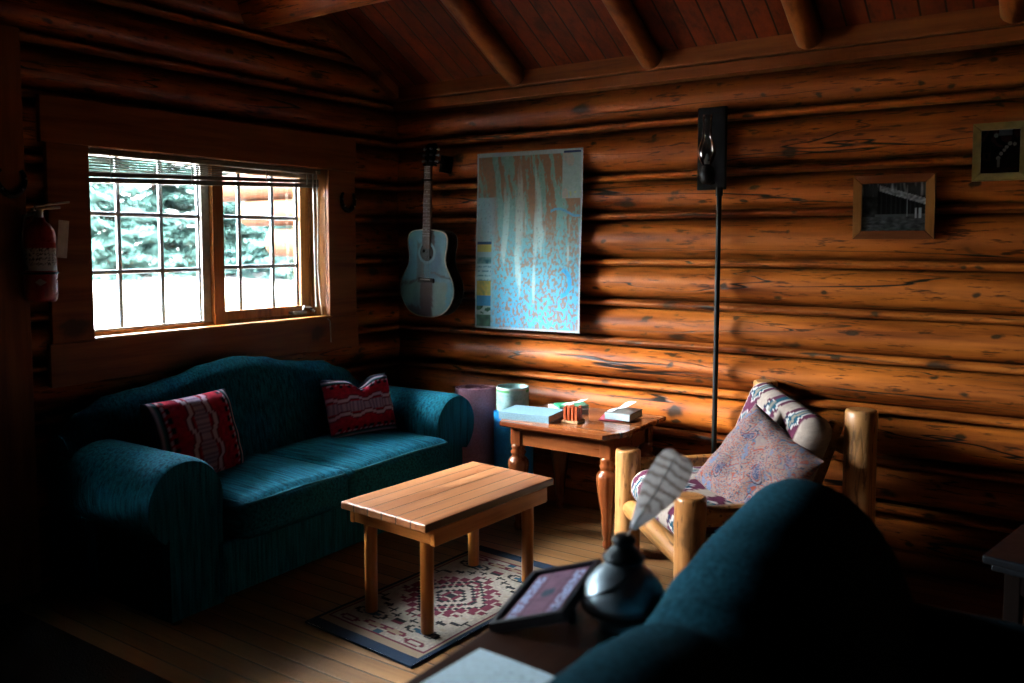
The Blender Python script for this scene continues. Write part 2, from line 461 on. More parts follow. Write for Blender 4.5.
# outside the window the back wall runs on as stepped log ends
for k, (xe, zc, r) in enumerate(((-1.92, 1.845, .10), (-1.56, 1.655, .095), (-1.27, 1.44, .10), (-1.1, 2.06, .11))):
    mb = MB(); log(mb, 'X', xe, -.3, .12, zc, r, r, 40+k)
    mb.build('outer_log_end', M_logw, kind='structure')
fl = MB().box((-.2, Y1-.2, -.12), (X1+.2, .2, 0.)).build('floor', M_floor, kind='structure')
# ceiling: two sloped slabs of tongue-and-groove boards
mb = MB()
zr = CZ0+CSL*-YR
th = .14
for s0, s1 in ((.35, YR), (YR, Y1-.35)):
    za = CZ0-CSL*s0 if s0 > YR else zr
    zb = zr if s0 > YR else CZ0-CSL*(Y1-s1)
    if s0 > YR: za = CZ0-CSL*s0
    p = [(-.75, s0, za), (X1+.3, s0, za), (X1+.3, s1, zb), (-.75, s1, zb)]
    q = [(x, y, z+th) for x, y, z in p]
    mb.add(p+q, [[0, 1, 2, 3], [7, 6, 5, 4], [0, 4, 5, 1], [1, 5, 6, 2], [2, 6, 7, 3], [3, 7, 4, 0]])
mb.build('ceiling', M_ceil, kind='structure')
def pole(name, p0, p1, r, mat, seed):
    p0 = Vector(p0); p1 = Vector(p1); n = max(4, int((p1-p0).length/.1))
    pts = []; rr = []
    for i in range(n+1):
        t = i/n; p = p0.lerp(p1, t)
        pts.append(p+Vector((n3(t*3, seed)*.006, 0, n3(t*3, seed+9)*.006))); rr.append(r*(1+.05*n3(t*9, seed+4)))
    rr = [rr[0]*.86]+rr; pts = [pts[0]]+[pts[0].lerp(pts[1], .12)]+pts[1:]
    mb = MB(); mb.rnd = (seed*.37) % 1; mb.tube(pts, rr, 16)
    return mb.build(name, mat, kind='structure')
for k, x in enumerate((.935, 1.735, 2.495, 3.285)):
    y0 = -.075; z0 = CZ0-CSL*y0-.06
    y1 = YR+.1; z1 = CZ0-CSL*y1-.06
    pole('roof_rafter', (x, y0, z0), (x, y1, z1), .055, M_pole, k+1)
pole('roof_purlin', (-.1, -1.06, 2.655), (X1, -1.06, 2.655), .125, M_log['X'], 9)
# eave trims over the top log of the back wall, rake trim, corner board, baseboard
mb = MB().box((0, -.035, 2.235), (X1, .06, 2.293), .006); mb.build('trim_1', M_trimB, kind='structure')
mb = MB().box((0, -.052, 2.296), (X1, .06, 2.40), .008); mb.build('trim_2', M_trimB, kind='structure')
mb = MB(); L = 3.0
ang = math.atan(CSL)
mb.obox((.03, -L/2*math.cos(ang), CZ0+L/2*math.sin(ang)-.03), (.06, L, .06), RX(-ang), .006)
mb.build('trim_3', M_trimX, kind='structure')
MB().box((-.03, -2.46, 0), (.04, -2.256, 2.28), .006).build('trim_4', M_trimZ, kind='structure')
MB().box((0, -.022, 0), (X1, .05, .085), .006).build('baseboard_back', M_trimB, kind='structure')

# ------------------------------------------------------------------ window_1
y0, y1, z0, z1 = WIN
win = MB()
win.box((0, -2.187, 1.845), (.03, -.392, 2.037), .004)
win.box((0, -2.165, 1.016), (.026, y0, 1.846), .004); win.box((0, y1, 1.016), (.026, -.398, 1.846), .004)
win.box((0, -2.18, .836), (.032, -.392, 1.017), .004)
window = win.build('window_1', M_trimX, kind='structure')
lin_ = MB()   # lining that cases the cut logs
lin_.box((-.235, y0-.10, z0-.16), (.0, y1+.10, z0), .002)
lin_.box((-.235, y0-.10, z1), (.0, y1+.10, z1+.19), .002)
lin_.box((-.235, y0-.12, z0-.16), (.0, y0, z1+.19), .002); lin_.box((-.235, y1, z0-.16), (.0, y1+.12, z1+.19), .002)
lin_.build('window_lining', M_jamb, window)
fr = MB(); xa, xb = -.17, -.10
ym0, ym1 = -1.292, -1.226
fr.box((xa, y0, z0), (xb, y1, z0+.022), .003); fr.box((xa, y0, z1-.02), (xb, y1, z1), .003)
fr.box((xa, y1-.026, z0), (xb, y1, z1), .003); fr.box((xa, ym0, z0), (xb+.015, ym1, z1), .004)
fr.box((xa, y0, z0), (xb, y0+.012, z1), .002)
fr.build('window_frame', M_jamb, window)
sw = MB()
sw.box((xa+.01, -1.338, z0+.02), (xb-.012, ym0, z1-.02), .003); sw.box((xa+.01, y0+.01, z0+.016), (xb-.012, -1.33, z0+.03), .002)
sw.build('fixed_sash', M_white, window)
cs = MB()
cs.box((xa+.01, ym1, z0+.022), (xb-.005, y1-.026, z0+.068), .004); cs.box((xa+.01, ym1, z1-.05), (xb-.005, y1-.026, z1-.02), .004)
cs.box((xa+.01, -.70, z0+.022), (xb-.005, -.637, z1-.02), .004); cs.box((xa+.01, ym1, z0+.022), (xb-.02, ym1+.012, z1-.02), .003)
csash = cs.build('casement_sash', M_jamb, window)
g = MB().box((-.141, y0+.01, z0+.02), (-.137, -1.335, z1-.02)); g.build('pane', M_glass, window)
g = MB().box((-.141, ym1+.008, z0+.06), (-.137, -.70, z1-.04)); g.build('pane', M_glass, window)
def bar(m, a, b, r=.011): m.tube([a, b], r, 8)
mu = MB()
for y in (-1.763, -1.547): bar(mu, (-.139, y, z0+.025), (-.139, y, z1-.02))
for z in (1.303, 1.567): bar(mu, (-.139, y0+.01, z), (-.139, -1.336, z))
bar(mu, (-.139, -1.337, z0+.025), (-.139, -1.337, z1-.02), .008)
mu.build('muntin_grid', M_muntin, window)
mu = MB()
for y in (-1.092, -.873): bar(mu, (-.139, y, z0+.065), (-.139, y, z1-.045))
for z in (1.31, 1.572): bar(mu, (-.139, ym1+.01, z), (-.139, -.70, z))
bar(mu, (-.139, -.703, z0+.065), (-.139, -.703, z1-.045), .008)
mu.build('muntin_grid', M_muntin, window)
ck = MB(); ck.box((-.105, -.80, z0+.022), (-.06, -.70, z0+.04), .006); ck.tube([(-.07, -.72, z0+.04), (-.055, -.73, z0+.065), (-.05, -.69, z0+.06), (-.05, -.66, z0+.035)], .007, 10)
ck.build('crank', M_steel, window)
st = MB().box((-.02, y0-.0, z0-.002), (.045, y1, z0+.012), .004); st.build('sill_cap', M_jamb, window)

# the next window along the same wall, just outside the picture on the left
y0, y1 = WIN2[:2]
w2 = MB(); w2.box((0, y0-.2, z1), (.03, y1+.2, z1+.19), .004); w2.box((0, y0-.18, z0), (.026, y0, z1), .004); w2.box((0, y1, z0), (.026, y1+.18, z1), .004); w2.box((0, y0-.2, z0-.18), (.032, y1+.2, z0), .004)
win2 = w2.build('window_2', M_trimX, kind='structure')
l2 = MB(); l2.box((-.235, y0-.10, z0-.16), (.0, y1+.10, z0), .002); l2.box((-.235, y0-.10, z1), (.0, y1+.10, z1+.19), .002)
l2.box((-.235, y0-.12, z0-.16), (.0, y0, z1+.19), .002); l2.box((-.235, y1, z0-.16), (.0, y1+.12, z1+.19), .002); l2.build('window_lining', M_jamb, win2)
f2 = MB(); ymid = (y0+y1)/2
for q in (((xa, y0, z0), (xb, y1, z0+.03)), ((xa, y0, z1-.03), (xb, y1, z1)), ((xa, y0, z0), (xb, y0+.03, z1)), ((xa, y1-.03, z0), (xb, y1, z1)), ((xa, ymid-.03, z0), (xb, ymid+.03, z1))): f2.box(q[0], q[1], .003)
f2.build('window_frame', M_jamb, win2)
MB().box((-.141, y0+.02, z0+.02), (-.137, y1-.02, z1-.02)).build('pane', M_glass, win2)
m2 = MB()
for k in (1, 2, 4, 5): m2.box((-.145, y0+(y1-y0)*k/6-.007, z0+.02), (-.13, y0+(y1-y0)*k/6+.007, z1-.02), .002)
for z in (1.303, 1.567): m2.box((-.146, y0+.01, z-.007), (-.129, y1-.01, z+.007), .002)
m2.build('muntin_grid', M_muntin, win2)
y0, y1 = WIN[:2]

# blind: raised and hanging lower on its left
bl = thing('venetian_blind', 'half raised cream venetian blind hanging crooked across the top of the window', 'blind', (-.05, -1.3, 1.84))
MB().box((-.075, y0+.012, z1-.028), (-.02, y1-.012, z1-.003), .004).build('head_rail', M_blindrail, bl)
def blind_z(y, f):   # f 0 = under the head rail, 1 = bottom rail
    t = (y-y0)/(y1-y0); return (z1-.03)-f*((.118)*(1-t)+(.056)*t)
for k in range(6):
    f = (k+.6)/6*.66; a = MB(); ya, yb = y0+.02, y1-.03
    za, zb = blind_z(ya, f), blind_z(yb, f*.8)
    tl = .004
    a.add([(-.062, ya, za+tl), (-.036, ya, za-tl), (-.036, yb, zb-tl*.3), (-.062, yb, zb+tl*.3), (-.062, ya, za+tl-.002), (-.036, ya, za-tl-.002), (-.036, yb, zb-tl*.3-.002), (-.062, yb, zb+tl*.3-.002)],
          [[0, 1, 2, 3], [7, 6, 5, 4], [0, 4, 5, 1], [1, 5, 6, 2], [2, 6, 7, 3], [3, 7, 4, 0]])
    a.build('slat', M_blind, bl)
rb = MB(); ya, yb = y0+.015, y1-.02
for dz, hgt in ((0, .022), (.024, .018)):
    za, zb = blind_z(ya, .8)+dz*.9-.006, blind_z(yb, .8)+dz*.9-.004
    rb.add([(-.066, ya, za-hgt), (-.03, ya, za-hgt), (-.03, yb, zb-hgt), (-.066, yb, zb-hgt), (-.066, ya, za), (-.03, ya, za), (-.03, yb, zb), (-.066, yb, zb)],
           [[3, 2, 1, 0], [4, 5, 6, 7], [0, 1, 5, 4], [1, 2, 6, 5], [2, 3, 7, 6], [3, 0, 4, 7]])
rb.build('bottom_rail', M_blindrail, bl)
for y in (-1.86, -1.45, -1.0, -.72):
    MB().tube([(-.026, y, z1-.01), (-.024, y, blind_z(y, .5)), (-.026, y, blind_z(y, 1.02))], .003, 6).build('ladder_cord', M_blind, bl)
MB().tube([(-.02, -.655, z1-.01), (-.018, -.65, 1.6), (-.02, -.655, 1.3), (-.012, -.648, 1.12), (-.01, -.64, 1.03), (.02, -.637, 1.02), (.05, -.635, 1.0), (.05, -.63, .88)], .0035, 6).build('pull_cord', M_white, bl)
MB().tube([(-.03, -.672, z1-.02), (-.028, -.67, 1.5), (-.024, -.668, 1.08)], .004, 8).build('tilt_wand', M_white, bl)

# ------------------------------------------------------------------ things on the walls
def horseshoe(c, mat, label, x):
    t = thing('horseshoe', label, 'horseshoe', (x, c[0], c[1]-.06))
    pts = []
    for i in range(25):
        a = PI*.8+1.4*PI*i/24
        pts.append((x+.012, c[0]+.052*math.cos(a)*(.92 if abs(math.sin(a)) > .5 else 1), c[1]+.062*math.sin(a)))
    pts = [(p[0], p[1], p[2]) for p in pts]
    MB().tube(pts, [.008+.005*math.sin(PI*i/24) for i in range(25)], 10, flat=(1, 1)).build('shoe', mat, t)
    for i in (3, 7, 17, 21): MB().cyl((x, pts[i][1], pts[i][2]), (x+.026, pts[i][1], pts[i][2]), .004, seg=8).build('nail', M_steel, t)
horseshoe((-.468, 1.683), M_blackmat, 'dark iron horseshoe nailed to the board right of the window', .026)
horseshoe((-2.318, 1.683), M_blackmat, 'dark iron horseshoe at the far left edge, left of the window', .04)

# fire extinguisher
E = Vector((.095, -2.24, 1.2))
ex = thing('fire_extinguisher', 'red fire extinguisher with a paper tag hanging left of the window', 'fire extinguisher', E)
MB().lathe([(.0, 0), (.05, 0), (.058, .012), (.06, .03), (.06, .255), (.055, .285), (.04, .31), (.024, .322), (.022, .335), (0, .335)], E, 28).build('cylinder_body', M_red, ex)
def lab_col(u, v):
    c = hx('#b9b4ae')
    if v > .82: c = hx('#8e1410')
    elif v > .2 and (int(u*26) % 5 != 0) and n3(u*40, v*30) > .05: c = hx('#2a2522')
    return c
lb = MB(); a0, a1 = -1.75, .75
lb.grid(lambda u, v: (E.x+.0608*math.cos(a0+(a1-a0)*u), E.y+.0608*math.sin(a0+(a1-a0)*u), E.z+.125+.11*v), 40, 24, cf=lab_col)
lb.build('label', M_paint, ex)
lb = MB(); lb.grid(lambda u, v: (E.x+.0608*math.cos(-.85+.7*u), E.y+.0608*math.sin(-.85+.7*u), E.z+.065+.03*v), 28, 14,
                   cf=lambda u, v: hx('#b9b4ae') if abs(u-.5)*2+abs(v-.5)*2 < 1 else hx('#8e1410')); lb.build('emblem', M_paint, ex)
bd = MB(); bd.tube([(E.x+.062*math.cos(a), E.y+.062*math.sin(a), E.z+.115) for a in [2*PI*i/24 for i in range(24)]], .005, 6, closed=True); bd.build('strap_band', M_blackmat, ex)
vh = MB(); vh.cyl(E+Vector((0, 0, .33)), E+Vector((0, 0, .365)), .018); vh.obox(E+Vector((0, .03, .372)), (.022, .11, .012), RX(.12), .003); vh.build('valve_head', M_steel, ex)
MB().obox(E+Vector((0, .055, .39)), (.02, .14, .008), RX(.16), .003).build('lever', M_steel, ex)
MB().tube([E+Vector((0, -.015, .35)), E+Vector((.01, -.06, .34)), E+Vector((.01, -.075, .27)), E+Vector((.01, -.068, .15)), E+Vector((.01, -.06, .13))], [.007, .007, .007, .007, .012], 10).build('hose', M_rubber, ex)
tg = MB().obox(E+Vector((.055, .064, .25)), (.003, .042, .15), RX(-.1), .001); tg.build('inspection_tag', M_tagp, ex)
MB().box((.0, -2.225, 1.25), (.04, -2.187, 1.5), .004).build('wall_bracket', M_blackmat, ex)

# guitar --------------------------------------------------------------
GX, GZ, YF = .327, 1.002, -.132
gt = thing('acoustic_guitar', 'acoustic guitar with painted blue reflections and a black headstock hanging on the log wall', 'guitar', (GX, -.08, GZ))
tilt = .033
def G(x, z, y): return (GX+x*math.cos(tilt)+z*math.sin(tilt), y, GZ-x*math.sin(tilt)+z*math.cos(tilt))
prof = [(0, .0), (.06, .004), (.12, .024), (.165, .062), (.195, .115), (.203, .16), (.195, .21), (.172, .255), (.148, .295), (.137, .335), (.14, .38), (.148, .42), (.149, .455), (.138, .485), (.11, .503), (.06, .511), (0, .513)]
def gout(n=72):
    """smooth half outline resampled"""
    pts = []
    P = [Vector((p[0], p[1])) for p in prof]
    def cat(i, t):
        a = P[max(i-1, 0)]; b = P[i]; c = P[i+1]; d = P[min(i+2, len(P)-1)]
        return .5*((2*b)+(c-a)*t+(2*a-5*b+4*c-d)*t*t+(3*b-a-3*c+d)*t**3)
    for k in range(n+1):
        f = k/n*(len(P)-1); i = min(int(f), len(P)-2); pts.append(cat(i, f-i))
    return pts
HO = gout(64)
outl = [(p.x, p.y) for p in HO]+[(-p.x, p.y) for p in HO[-2:0:-1]]
sb = MB(); sb.loft([[G(x*.995, z, YF+.003) for x, z in outl], [G(x, z, YF+.008) for x, z in outl], [G(x*1.0, z, -.038) for x, z in outl], [G(x*.98, z*.99+.003, -.03) for x, z in outl]])
sb.build('body', M_ebony, gt)
def gtop_col(x, z):  # reflections of window and room painted into the soundboard colour
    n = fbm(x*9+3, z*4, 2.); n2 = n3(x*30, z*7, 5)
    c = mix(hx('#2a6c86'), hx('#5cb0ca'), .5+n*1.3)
    if z < .21:   # lower bout: pale painted reflections either side of a dark centre
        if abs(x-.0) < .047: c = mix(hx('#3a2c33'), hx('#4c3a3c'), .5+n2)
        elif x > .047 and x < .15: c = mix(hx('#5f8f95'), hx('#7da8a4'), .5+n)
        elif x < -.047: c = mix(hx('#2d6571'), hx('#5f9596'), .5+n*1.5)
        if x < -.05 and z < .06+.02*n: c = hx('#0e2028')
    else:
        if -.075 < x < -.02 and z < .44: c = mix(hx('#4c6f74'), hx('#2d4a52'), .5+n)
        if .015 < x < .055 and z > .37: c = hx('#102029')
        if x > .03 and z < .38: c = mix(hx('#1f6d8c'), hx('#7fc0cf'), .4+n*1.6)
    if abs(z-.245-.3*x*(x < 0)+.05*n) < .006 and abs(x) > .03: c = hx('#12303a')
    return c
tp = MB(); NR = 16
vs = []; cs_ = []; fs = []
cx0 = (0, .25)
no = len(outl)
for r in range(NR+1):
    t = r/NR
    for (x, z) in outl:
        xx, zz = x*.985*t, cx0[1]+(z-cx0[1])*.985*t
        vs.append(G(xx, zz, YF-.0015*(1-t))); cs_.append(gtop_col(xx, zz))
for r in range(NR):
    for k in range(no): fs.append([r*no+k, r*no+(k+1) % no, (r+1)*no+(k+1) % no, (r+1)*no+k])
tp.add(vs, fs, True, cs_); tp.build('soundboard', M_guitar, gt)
MB().tube([G(x, z, YF+.002) for x, z in outl], .0045, 6, closed=True).build('binding', M_binding, gt)
MB().tube([G(x*.985, z*.992+.002, -.036) for x, z in outl], .003, 6, closed=True).build('back_binding', M_binding, gt)
hz = .378
hole = MB(); hole.add([G(.05*math.cos(a), hz+.05*math.sin(a), YF-.003) for a in [2*PI*i/32 for i in range(32)]], [list(range(32))]); hole.build('sound_hole', M_ebony, gt)
rs = MB()
for r0, r1 in ((.05, .066),):
    pv = [G(r*math.cos(2*PI*i/40), hz+r*math.sin(2*PI*i/40), YF-.0035) for i in range(40) for r in (r0, r1)]
    rs.add(pv, [[2*i, 2*i+1, (2*i+3) % 80, (2*i+2) % 80] for i in range(40)])
rs.build('rosette', plain('pale_blue_rosette', '#6fa0ae', .35), gt)
bp = MB(); bp.M = None
bp.obox(G(0, .215, YF-.006), (.12, .012, .026), RY(tilt), .004); bg = bp.build('bridge', M_ebony, gt)
MB().obox(G(0, .222, YF-.013), (.075, .006, .008), RY(tilt), .001).build('saddle', M_binding, bg)
nk = MB(); nk.loft([[G(s*w, z, YF+d) for s, d in ((-1, -.006), (1, -.006), (.9, .008), (.4, .018), (-.4, .018), (-.9, .008))] for z, w in ((.40, .028), (.50, .027), (.88, .0225))], smooth=False)
nk.build('neck', M_neck, gt)
fb = MB(); fb.loft([[G(s*w, z, YF-.006+d) for s, d in ((-1, -.005), (1, -.005), (1, .002), (-1, .002))] for z, w in ((.425, .0285), (.88, .0225))], smooth=False)
fb.build('fretboard', wood('rosewood', hx('#3b2c2a'), hx('#77655e'), 'Z', rough=.35), gt)
zz = .88; L0 = .645
for k in range(0, 18):
    ft = MB()
    zf = .88-L0*(1-2**(-k/12)); w = .0225+(.88-zf)/.455*.006
    ft.obox(G(0, zf, YF-.012), (2*w, .003, .0022), RY(tilt)); ft.build('fret', M_fret, gt)
for k in (3, 5, 7, 9, 12, 15):
    zf = .88-L0*(1-2**(-(k-.5)/12)); MB().obox(G(0, zf, YF-.012), (.008, .002, .008), RY(tilt)).build('inlay', M_fret, gt)
hs = MB(); hs.loft([[G(x, z, YF-.006+yo+(z-.88)*.2) for x, z in ((-.026, .88), (.026, .88), (.034, .93), (.038, 1.0), (.02, 1.015), (0, 1.008), (-.02, 1.015), (-.038, 1.0), (-.034, .93))] for yo in (0, .015)], smooth=False)
hd = hs.build('headstock', M_ebony, gt)
for s in (-1, 1):
    for k in range(3):
        z = .91+k*.035; pg = MB()
        pg.cyl(G(s*.022, z, YF+.0), G(s*.022, z, YF-.018), .005, seg=10); pg.cyl(G(s*.018, z, YF+.012+k*.006), G(s*.052, z, YF+.012+k*.006), .004, seg=8)
        pg.rbox(G(s*.056, z, YF+.012+k*.006), (.012, .008, .016), .004, n=4); pg.build('tuning_peg', M_fret, gt)
cp = MB(); cp.obox(G(.004, .80, YF-.018), (.075, .014, .014), RY(tilt), .004); cp.obox(G(-.034, .80, YF+.0), (.01, .04, .014), RY(tilt), .003); cp.build('capo', M_rubber, gt)
sg = MB()
for k in range(6):
    o = -.0175+k*.007
    sg.tube([G(o*1.55, .222, YF-.0185), G(o, .88, YF-.0155)], .0007, 4)
sg.build('strings', M_fret, gt)
hg = thing('guitar_hanger', 'black guitar hanger block screwed to the log wall beside the headstock', 'hanger', (.40, -.01, 1.9))
MB().obox((.405, -.03, 1.898), (.075, .03, .1), RY(.18), .004).build('mounting_block', M_ebony, hg)
yk = MB(); yk.tube([(.40, -.03, 1.92), (.385, -.08, 1.905), (.364, -.108, 1.9)], .006, 10)
yk.tube([(.33, -.15, 1.892), (.332, -.115, 1.888), (.364, -.106, 1.9), (.396, -.112, 1.886), (.4, -.15, 1.89)], .006, 10); yk.build('yoke', M_rubber, hg)

# map ------------------------------------------------------------------
MX0, MX1, MZ0, MZ1 = .622, 1.322, .945, 1.948
def map_col(u, v):
    """u left-right, v bottom-top"""
    if u < .012 or u > .985 or v < .012 or v > .988: return hx('#aebcc4')
    if v > .982 and .83 < u < .99: return hx('#22315c')
    if v > .975: return hx('#a9bcc0') if u < .83 else hx('#2b3d6c')
    if u < .16 and v < .5:
        w = v/.5
        if w > .965: return hx('#294f77')
        if w > .88: return hx('#b6ae5a') if u > .01 else hx('#9aa8a2')
        if w > .82: return hx('#8fb1ba')
        if w > .74: return mix(hx('#2f6f7c'), hx('#79a9a8'), .5+n3(u*30, v*40))
        if w > .55:
            return hx('#5b8a96') if (int(w*60) % 3 == 0 and n3(u*60, v*90) > -.1) else hx('#9cc0c8')
        if w > .38: return mix(hx('#b39b43'), hx('#8c8f4f'), .4+n3(u*40, v*40, 3)*1.2)
        if w > .26: return hx('#2f7fb0')
        if w > .16 and abs(n3(u*12, v*30, 4)) < .18: return hx('#97a8a4')
        return mix(hx('#1b3b35'), hx('#3c6a55'), .5+n3(u*20, v*30))
    # legend block in the upper right
    if u > .82 and v > .73:
        c = hx('#a0b3ae')
        if n3(u*9, v*7, 8) > .25: c = hx('#b8a79c')
        if .74 < v < .77 and n3(u*40, v*30) > .1: c = hx('#b9c07a')
        return mix(c, hx('#8ba39e'), .3+.4*n3(u*50, v*80, 2))
    wx = u+.03*fbm(u*9, v*9, 4.4, 3)
    streak = fbm(wx*19+v*3.4, v*3.0, 6.5, 4); fine = fbm(u*46, v*50, 3.3, 4)
    top = sstep(.30, .72, v)
    green = hx('#7aa296'); teal = hx('#64adbc'); blue = hx('#50acd2'); brown = hx('#96643f')
    c = mix(mix(blue, teal, sstep(.05, .4, v)), green, top)
    c = mix(c, hx('#9fb9b4'), .5*sstep(.05, .3, fine))
    hi = sstep(-.08, .08, streak+.14*(v-.55)+.25*fine); lo = sstep(.02, .14, fine+.10*(u-.3)+.08*streak)
    br = lo*.75*(1-top)+hi*.9*top
    c = mix(c, brown, br)
    pale_streak = sstep(.12, .34, fbm(u*13, v*2.2, 9.1, 3)+.28-abs(v-.55)*.75-abs(u-.45)*.75)  # pale vertical streak down the middle of the sheet
    c = mix(c, hx('#b9d0ca'), pale_streak*.65)
    if u < .22 and v < .75: c = mix(c, hx('#9fc6d2'), .75*sstep(.24, .12, u))
    # rivers
    for cu, cv, r, aa, bb in ((.80, .27, .11, -1.2, 1.1),):
        d = math.hypot((u-cu), (v-cv)*1.45); a = math.atan2(v-cv, u-cu)
        if abs(d-r) < .018 and aa < a < bb: c = hx('#3aa3d2')
    if abs(v-.655-.02*math.sin(u*18)) < .007 and u > .72: c = hx('#5aa2c4')
    if n3(u*70, v*90, 12) > .45: c = mix(c, hx('#4d6b66'), .5)
    return c
def map_pos(off):
    def f(u, v):
        x = MX0+(MX1-MX0)*u+.012*(1-v)*(u-.35); z = MZ0+(MZ1-MZ0)*v-.008*u*v+.012*u*(1-v)
        y = -.02-.02*(1-v)**2-.028*u*u*(1-v*.6)-.006*math.sin(v*5)+off
        return (x, y, z)
    return f
mp = thing('wall_map', 'large blue and brown paper map pinned to the log wall', 'map', (.95, -.02, MZ0))
mb = MB(); mb.grid(map_pos(0), 168, 236, cf=lambda u, v: mix(map_col(u, v), (0, 0, 0, 1), .22))
mb.grid(map_pos(.0015), 20, 20)
mb.build('map_sheet', M_map, mp)
for u, v in ((.015, .99), (.985, .99)):
    p = map_pos(-.002)(u, v); MB().lathe([(0, 0), (.006, .001), (.005, .004), (0, .006)], p, 10).build('pin', M_steel, mp)

# sconce with a glass chimney, and the pipe under it --------------------
SX = .018
sc = thing('wall_sconce', 'black wall sconce holding an oil lamp with a clear glass chimney', 'lamp', (2.015, -.01, 1.69))
MB().box((1.944+SX, -.035, 1.692), (2.087+SX, -.015, 2.086), .004).build('back_board', M_black, sc)
LX, LY = 2.045, -.12
fx = MB(); fx.lathe([(0, -.02), (.02, -.02), (.03, -.005), (.036, .02), (.034, .05), (.024, .062), (.022, .07), (0, .07)], (LX, LY, 1.735), 20)
fx.tube([(LX, -.03, 1.725), (LX, -.08, 1.72), (LX, LY, 1.73)], .008, 10); fx.build('font', M_blackmat, sc)
MB().cyl((LX-.03, LY, 1.757), (LX-.06, LY, 1.757), .004, seg=8).lathe([(0, -.003), (.011, -.003), (.011, .003), (0, .003)], (LX-.062, LY, 1.757), 12).build('wick_knob', M_blackmat, sc)
MB().lathe([(.022, 0), (.024, .006), (.036, .03), (.043, .055), (.04, .08), (.028, .11), (.022, .135), (.021, .2), (.0225, .235)], (LX, LY, 1.805), 24, caps=False).build('glass_chimney', M_lampglass, sc)
MB().lathe([(.012, 0), (.014, .02), (.008, .035), (.004, .05), (0, .052)], (LX, LY, 1.805), 12).build('burner', M_steel, sc)
pp = MB(); pp.tube([(2.082, -.05, 1.70), (2.082, -.055, 1.3), (2.080, -.055, .7), (2.078, -.055, .09)], .0125, 12)
pp.cyl((2.082, -.05, 1.66), (2.082, -.05, 1.70), .017, seg=12)
tag(set_origin(pp.build('conduit_pipe', M_blackmat), (2.080, -.055, .09)), 'thin black pipe running down the logs from the sconce', 'pipe')

# framed photographs ----------------------------------------------------
def wall_frame(label, x0, x1, z0, z1, w, mats, colf, lean, name_inner='photograph'):
    t = thing('picture_frame', label, 'picture', ((x0+x1)/2, -.02, z0))
    yb, yf = -.014, -.034-lean
    def q(x, z, o=0): # leaning forward at the top
        return (x, yf+o+lean*(1-(z-z0)/(z1-z0)), z)
    for nm, pts, m in (('top_rail', [(x0, z1), (x1, z1), (x1-w, z1-w), (x0+w, z1-w)], mats[0]), ('bottom_rail', [(x0, z0), (x0+w, z0+w), (x1-w, z0+w), (x1, z0)], mats[0]),
                       ('side_rail', [(x0, z0), (x0, z1), (x0+w, z1-w), (x0+w, z0+w)], mats[1]), ('side_rail', [(x1, z0), (x1-w, z0+w), (x1-w, z1-w), (x1, z1)], mats[1])):
        b = MB(); b.loft([[q(x, z, 0.022) for x, z in pts], [q(x, z, .002) for x, z in pts], [q(x*.97+.03*sum(p[0] for p in pts)/4, z*.94+.06*sum(p[1] for p in pts)/4) for x, z in pts]], smooth=False)
        b.build(nm, m, t)
    ph = MB(); ph.grid(lambda u, v: q(x0+w+(x1-x0-2*w)*u, z0+w+(z1-z0-2*w)*v, .012), 70, 56, cf=colf)
    ph.build(name_inner, M_paint, t)
    g = MB(); g.grid(lambda u, v: q(x0+w+(x1-x0-2*w)*u, z0+w+(z1-z0-2*w)*v, .008), 1, 1); g.build('glass', M_picglass, t)
    bk = MB(); bk.grid(lambda u, v: q(x0+.01+(x1-x0-.02)*u, z0+.01+(z1-z0-.02)*v, .021), 1, 1); bk.build('backing', M_ebony, t)
def cabin_photo(u, v):
    g = .10+.12*fbm(u*8, v*8, 3)
    if v > .72: g = .12+.5*max(0, n3(u*22, v*3, 1))+.3*(v-.72)
    rl = .97-.42*(u-.28)        # eave line sloping down to the right
    if u > .28 and rl-.13 < v < rl: g = .42+.2*n3(u*20, v*20)
    if u > .25 and .3 < v < rl-.13: g = .05+.05*(int(u*40) % 3 == 0)
    if .3 < v < .34 and u > .2: g = .22
    if v < .3: g = .20+.16*fbm(u*10, v*24, 7)
    if .8 < u < .93 and .25 < v < .47 and int(u*30) % 2: g = .5
    if abs(u-.72) < .008 and .3 < v < .95: g = .35
    g = max(0, min(1, g*1.7)); return (lin(g)*.9, lin(g), lin(g)*1.02, 1)
def night_photo(u, v):
    c = (.006, .006, .008, 1)
    if v > .6 and n3(u*7, v*7, 5) > -.05+(.95-v)*.8: c = hx('#5b3034')
    if v > .86 and .45 < u < .8: c = hx('#8a9096')
    for k, (a, b, r) in enumerate(((.45, .35, .045), (.52, .45, .04), (.6, .53, .035), (.66, .6, .04), (.74, .68, .045), (.86, .66, .04), (.38, .88, .05))):
        if math.hypot((u-a)*.8, v-b) < r: c = hx('#b9b7ae')
    if .42 < u < .5 and .14 < v < .34: c = hx('#a7a59c')
    if .05 < u < .25 and .3 < v < .5 and not (.1 < u < .2 and .35 < v < .45): c = hx('#4a342a')
    if v < .12: c = mix(hx('#4a2c28'), hx('#191010'), .5+n3(u*15, v*15))
    return c
wall_frame('pine framed black and white photograph of a log cabin on the wall', 2.69, 3.016, 1.452, 1.727, .036, (M_framew, M_framez), cabin_photo, .012)
wall_frame('small gold framed dark photograph at the right edge of the wall', 3.148, 3.345, 1.687, 1.918, .03, (M_frameg, M_frameg), night_photo, .012)

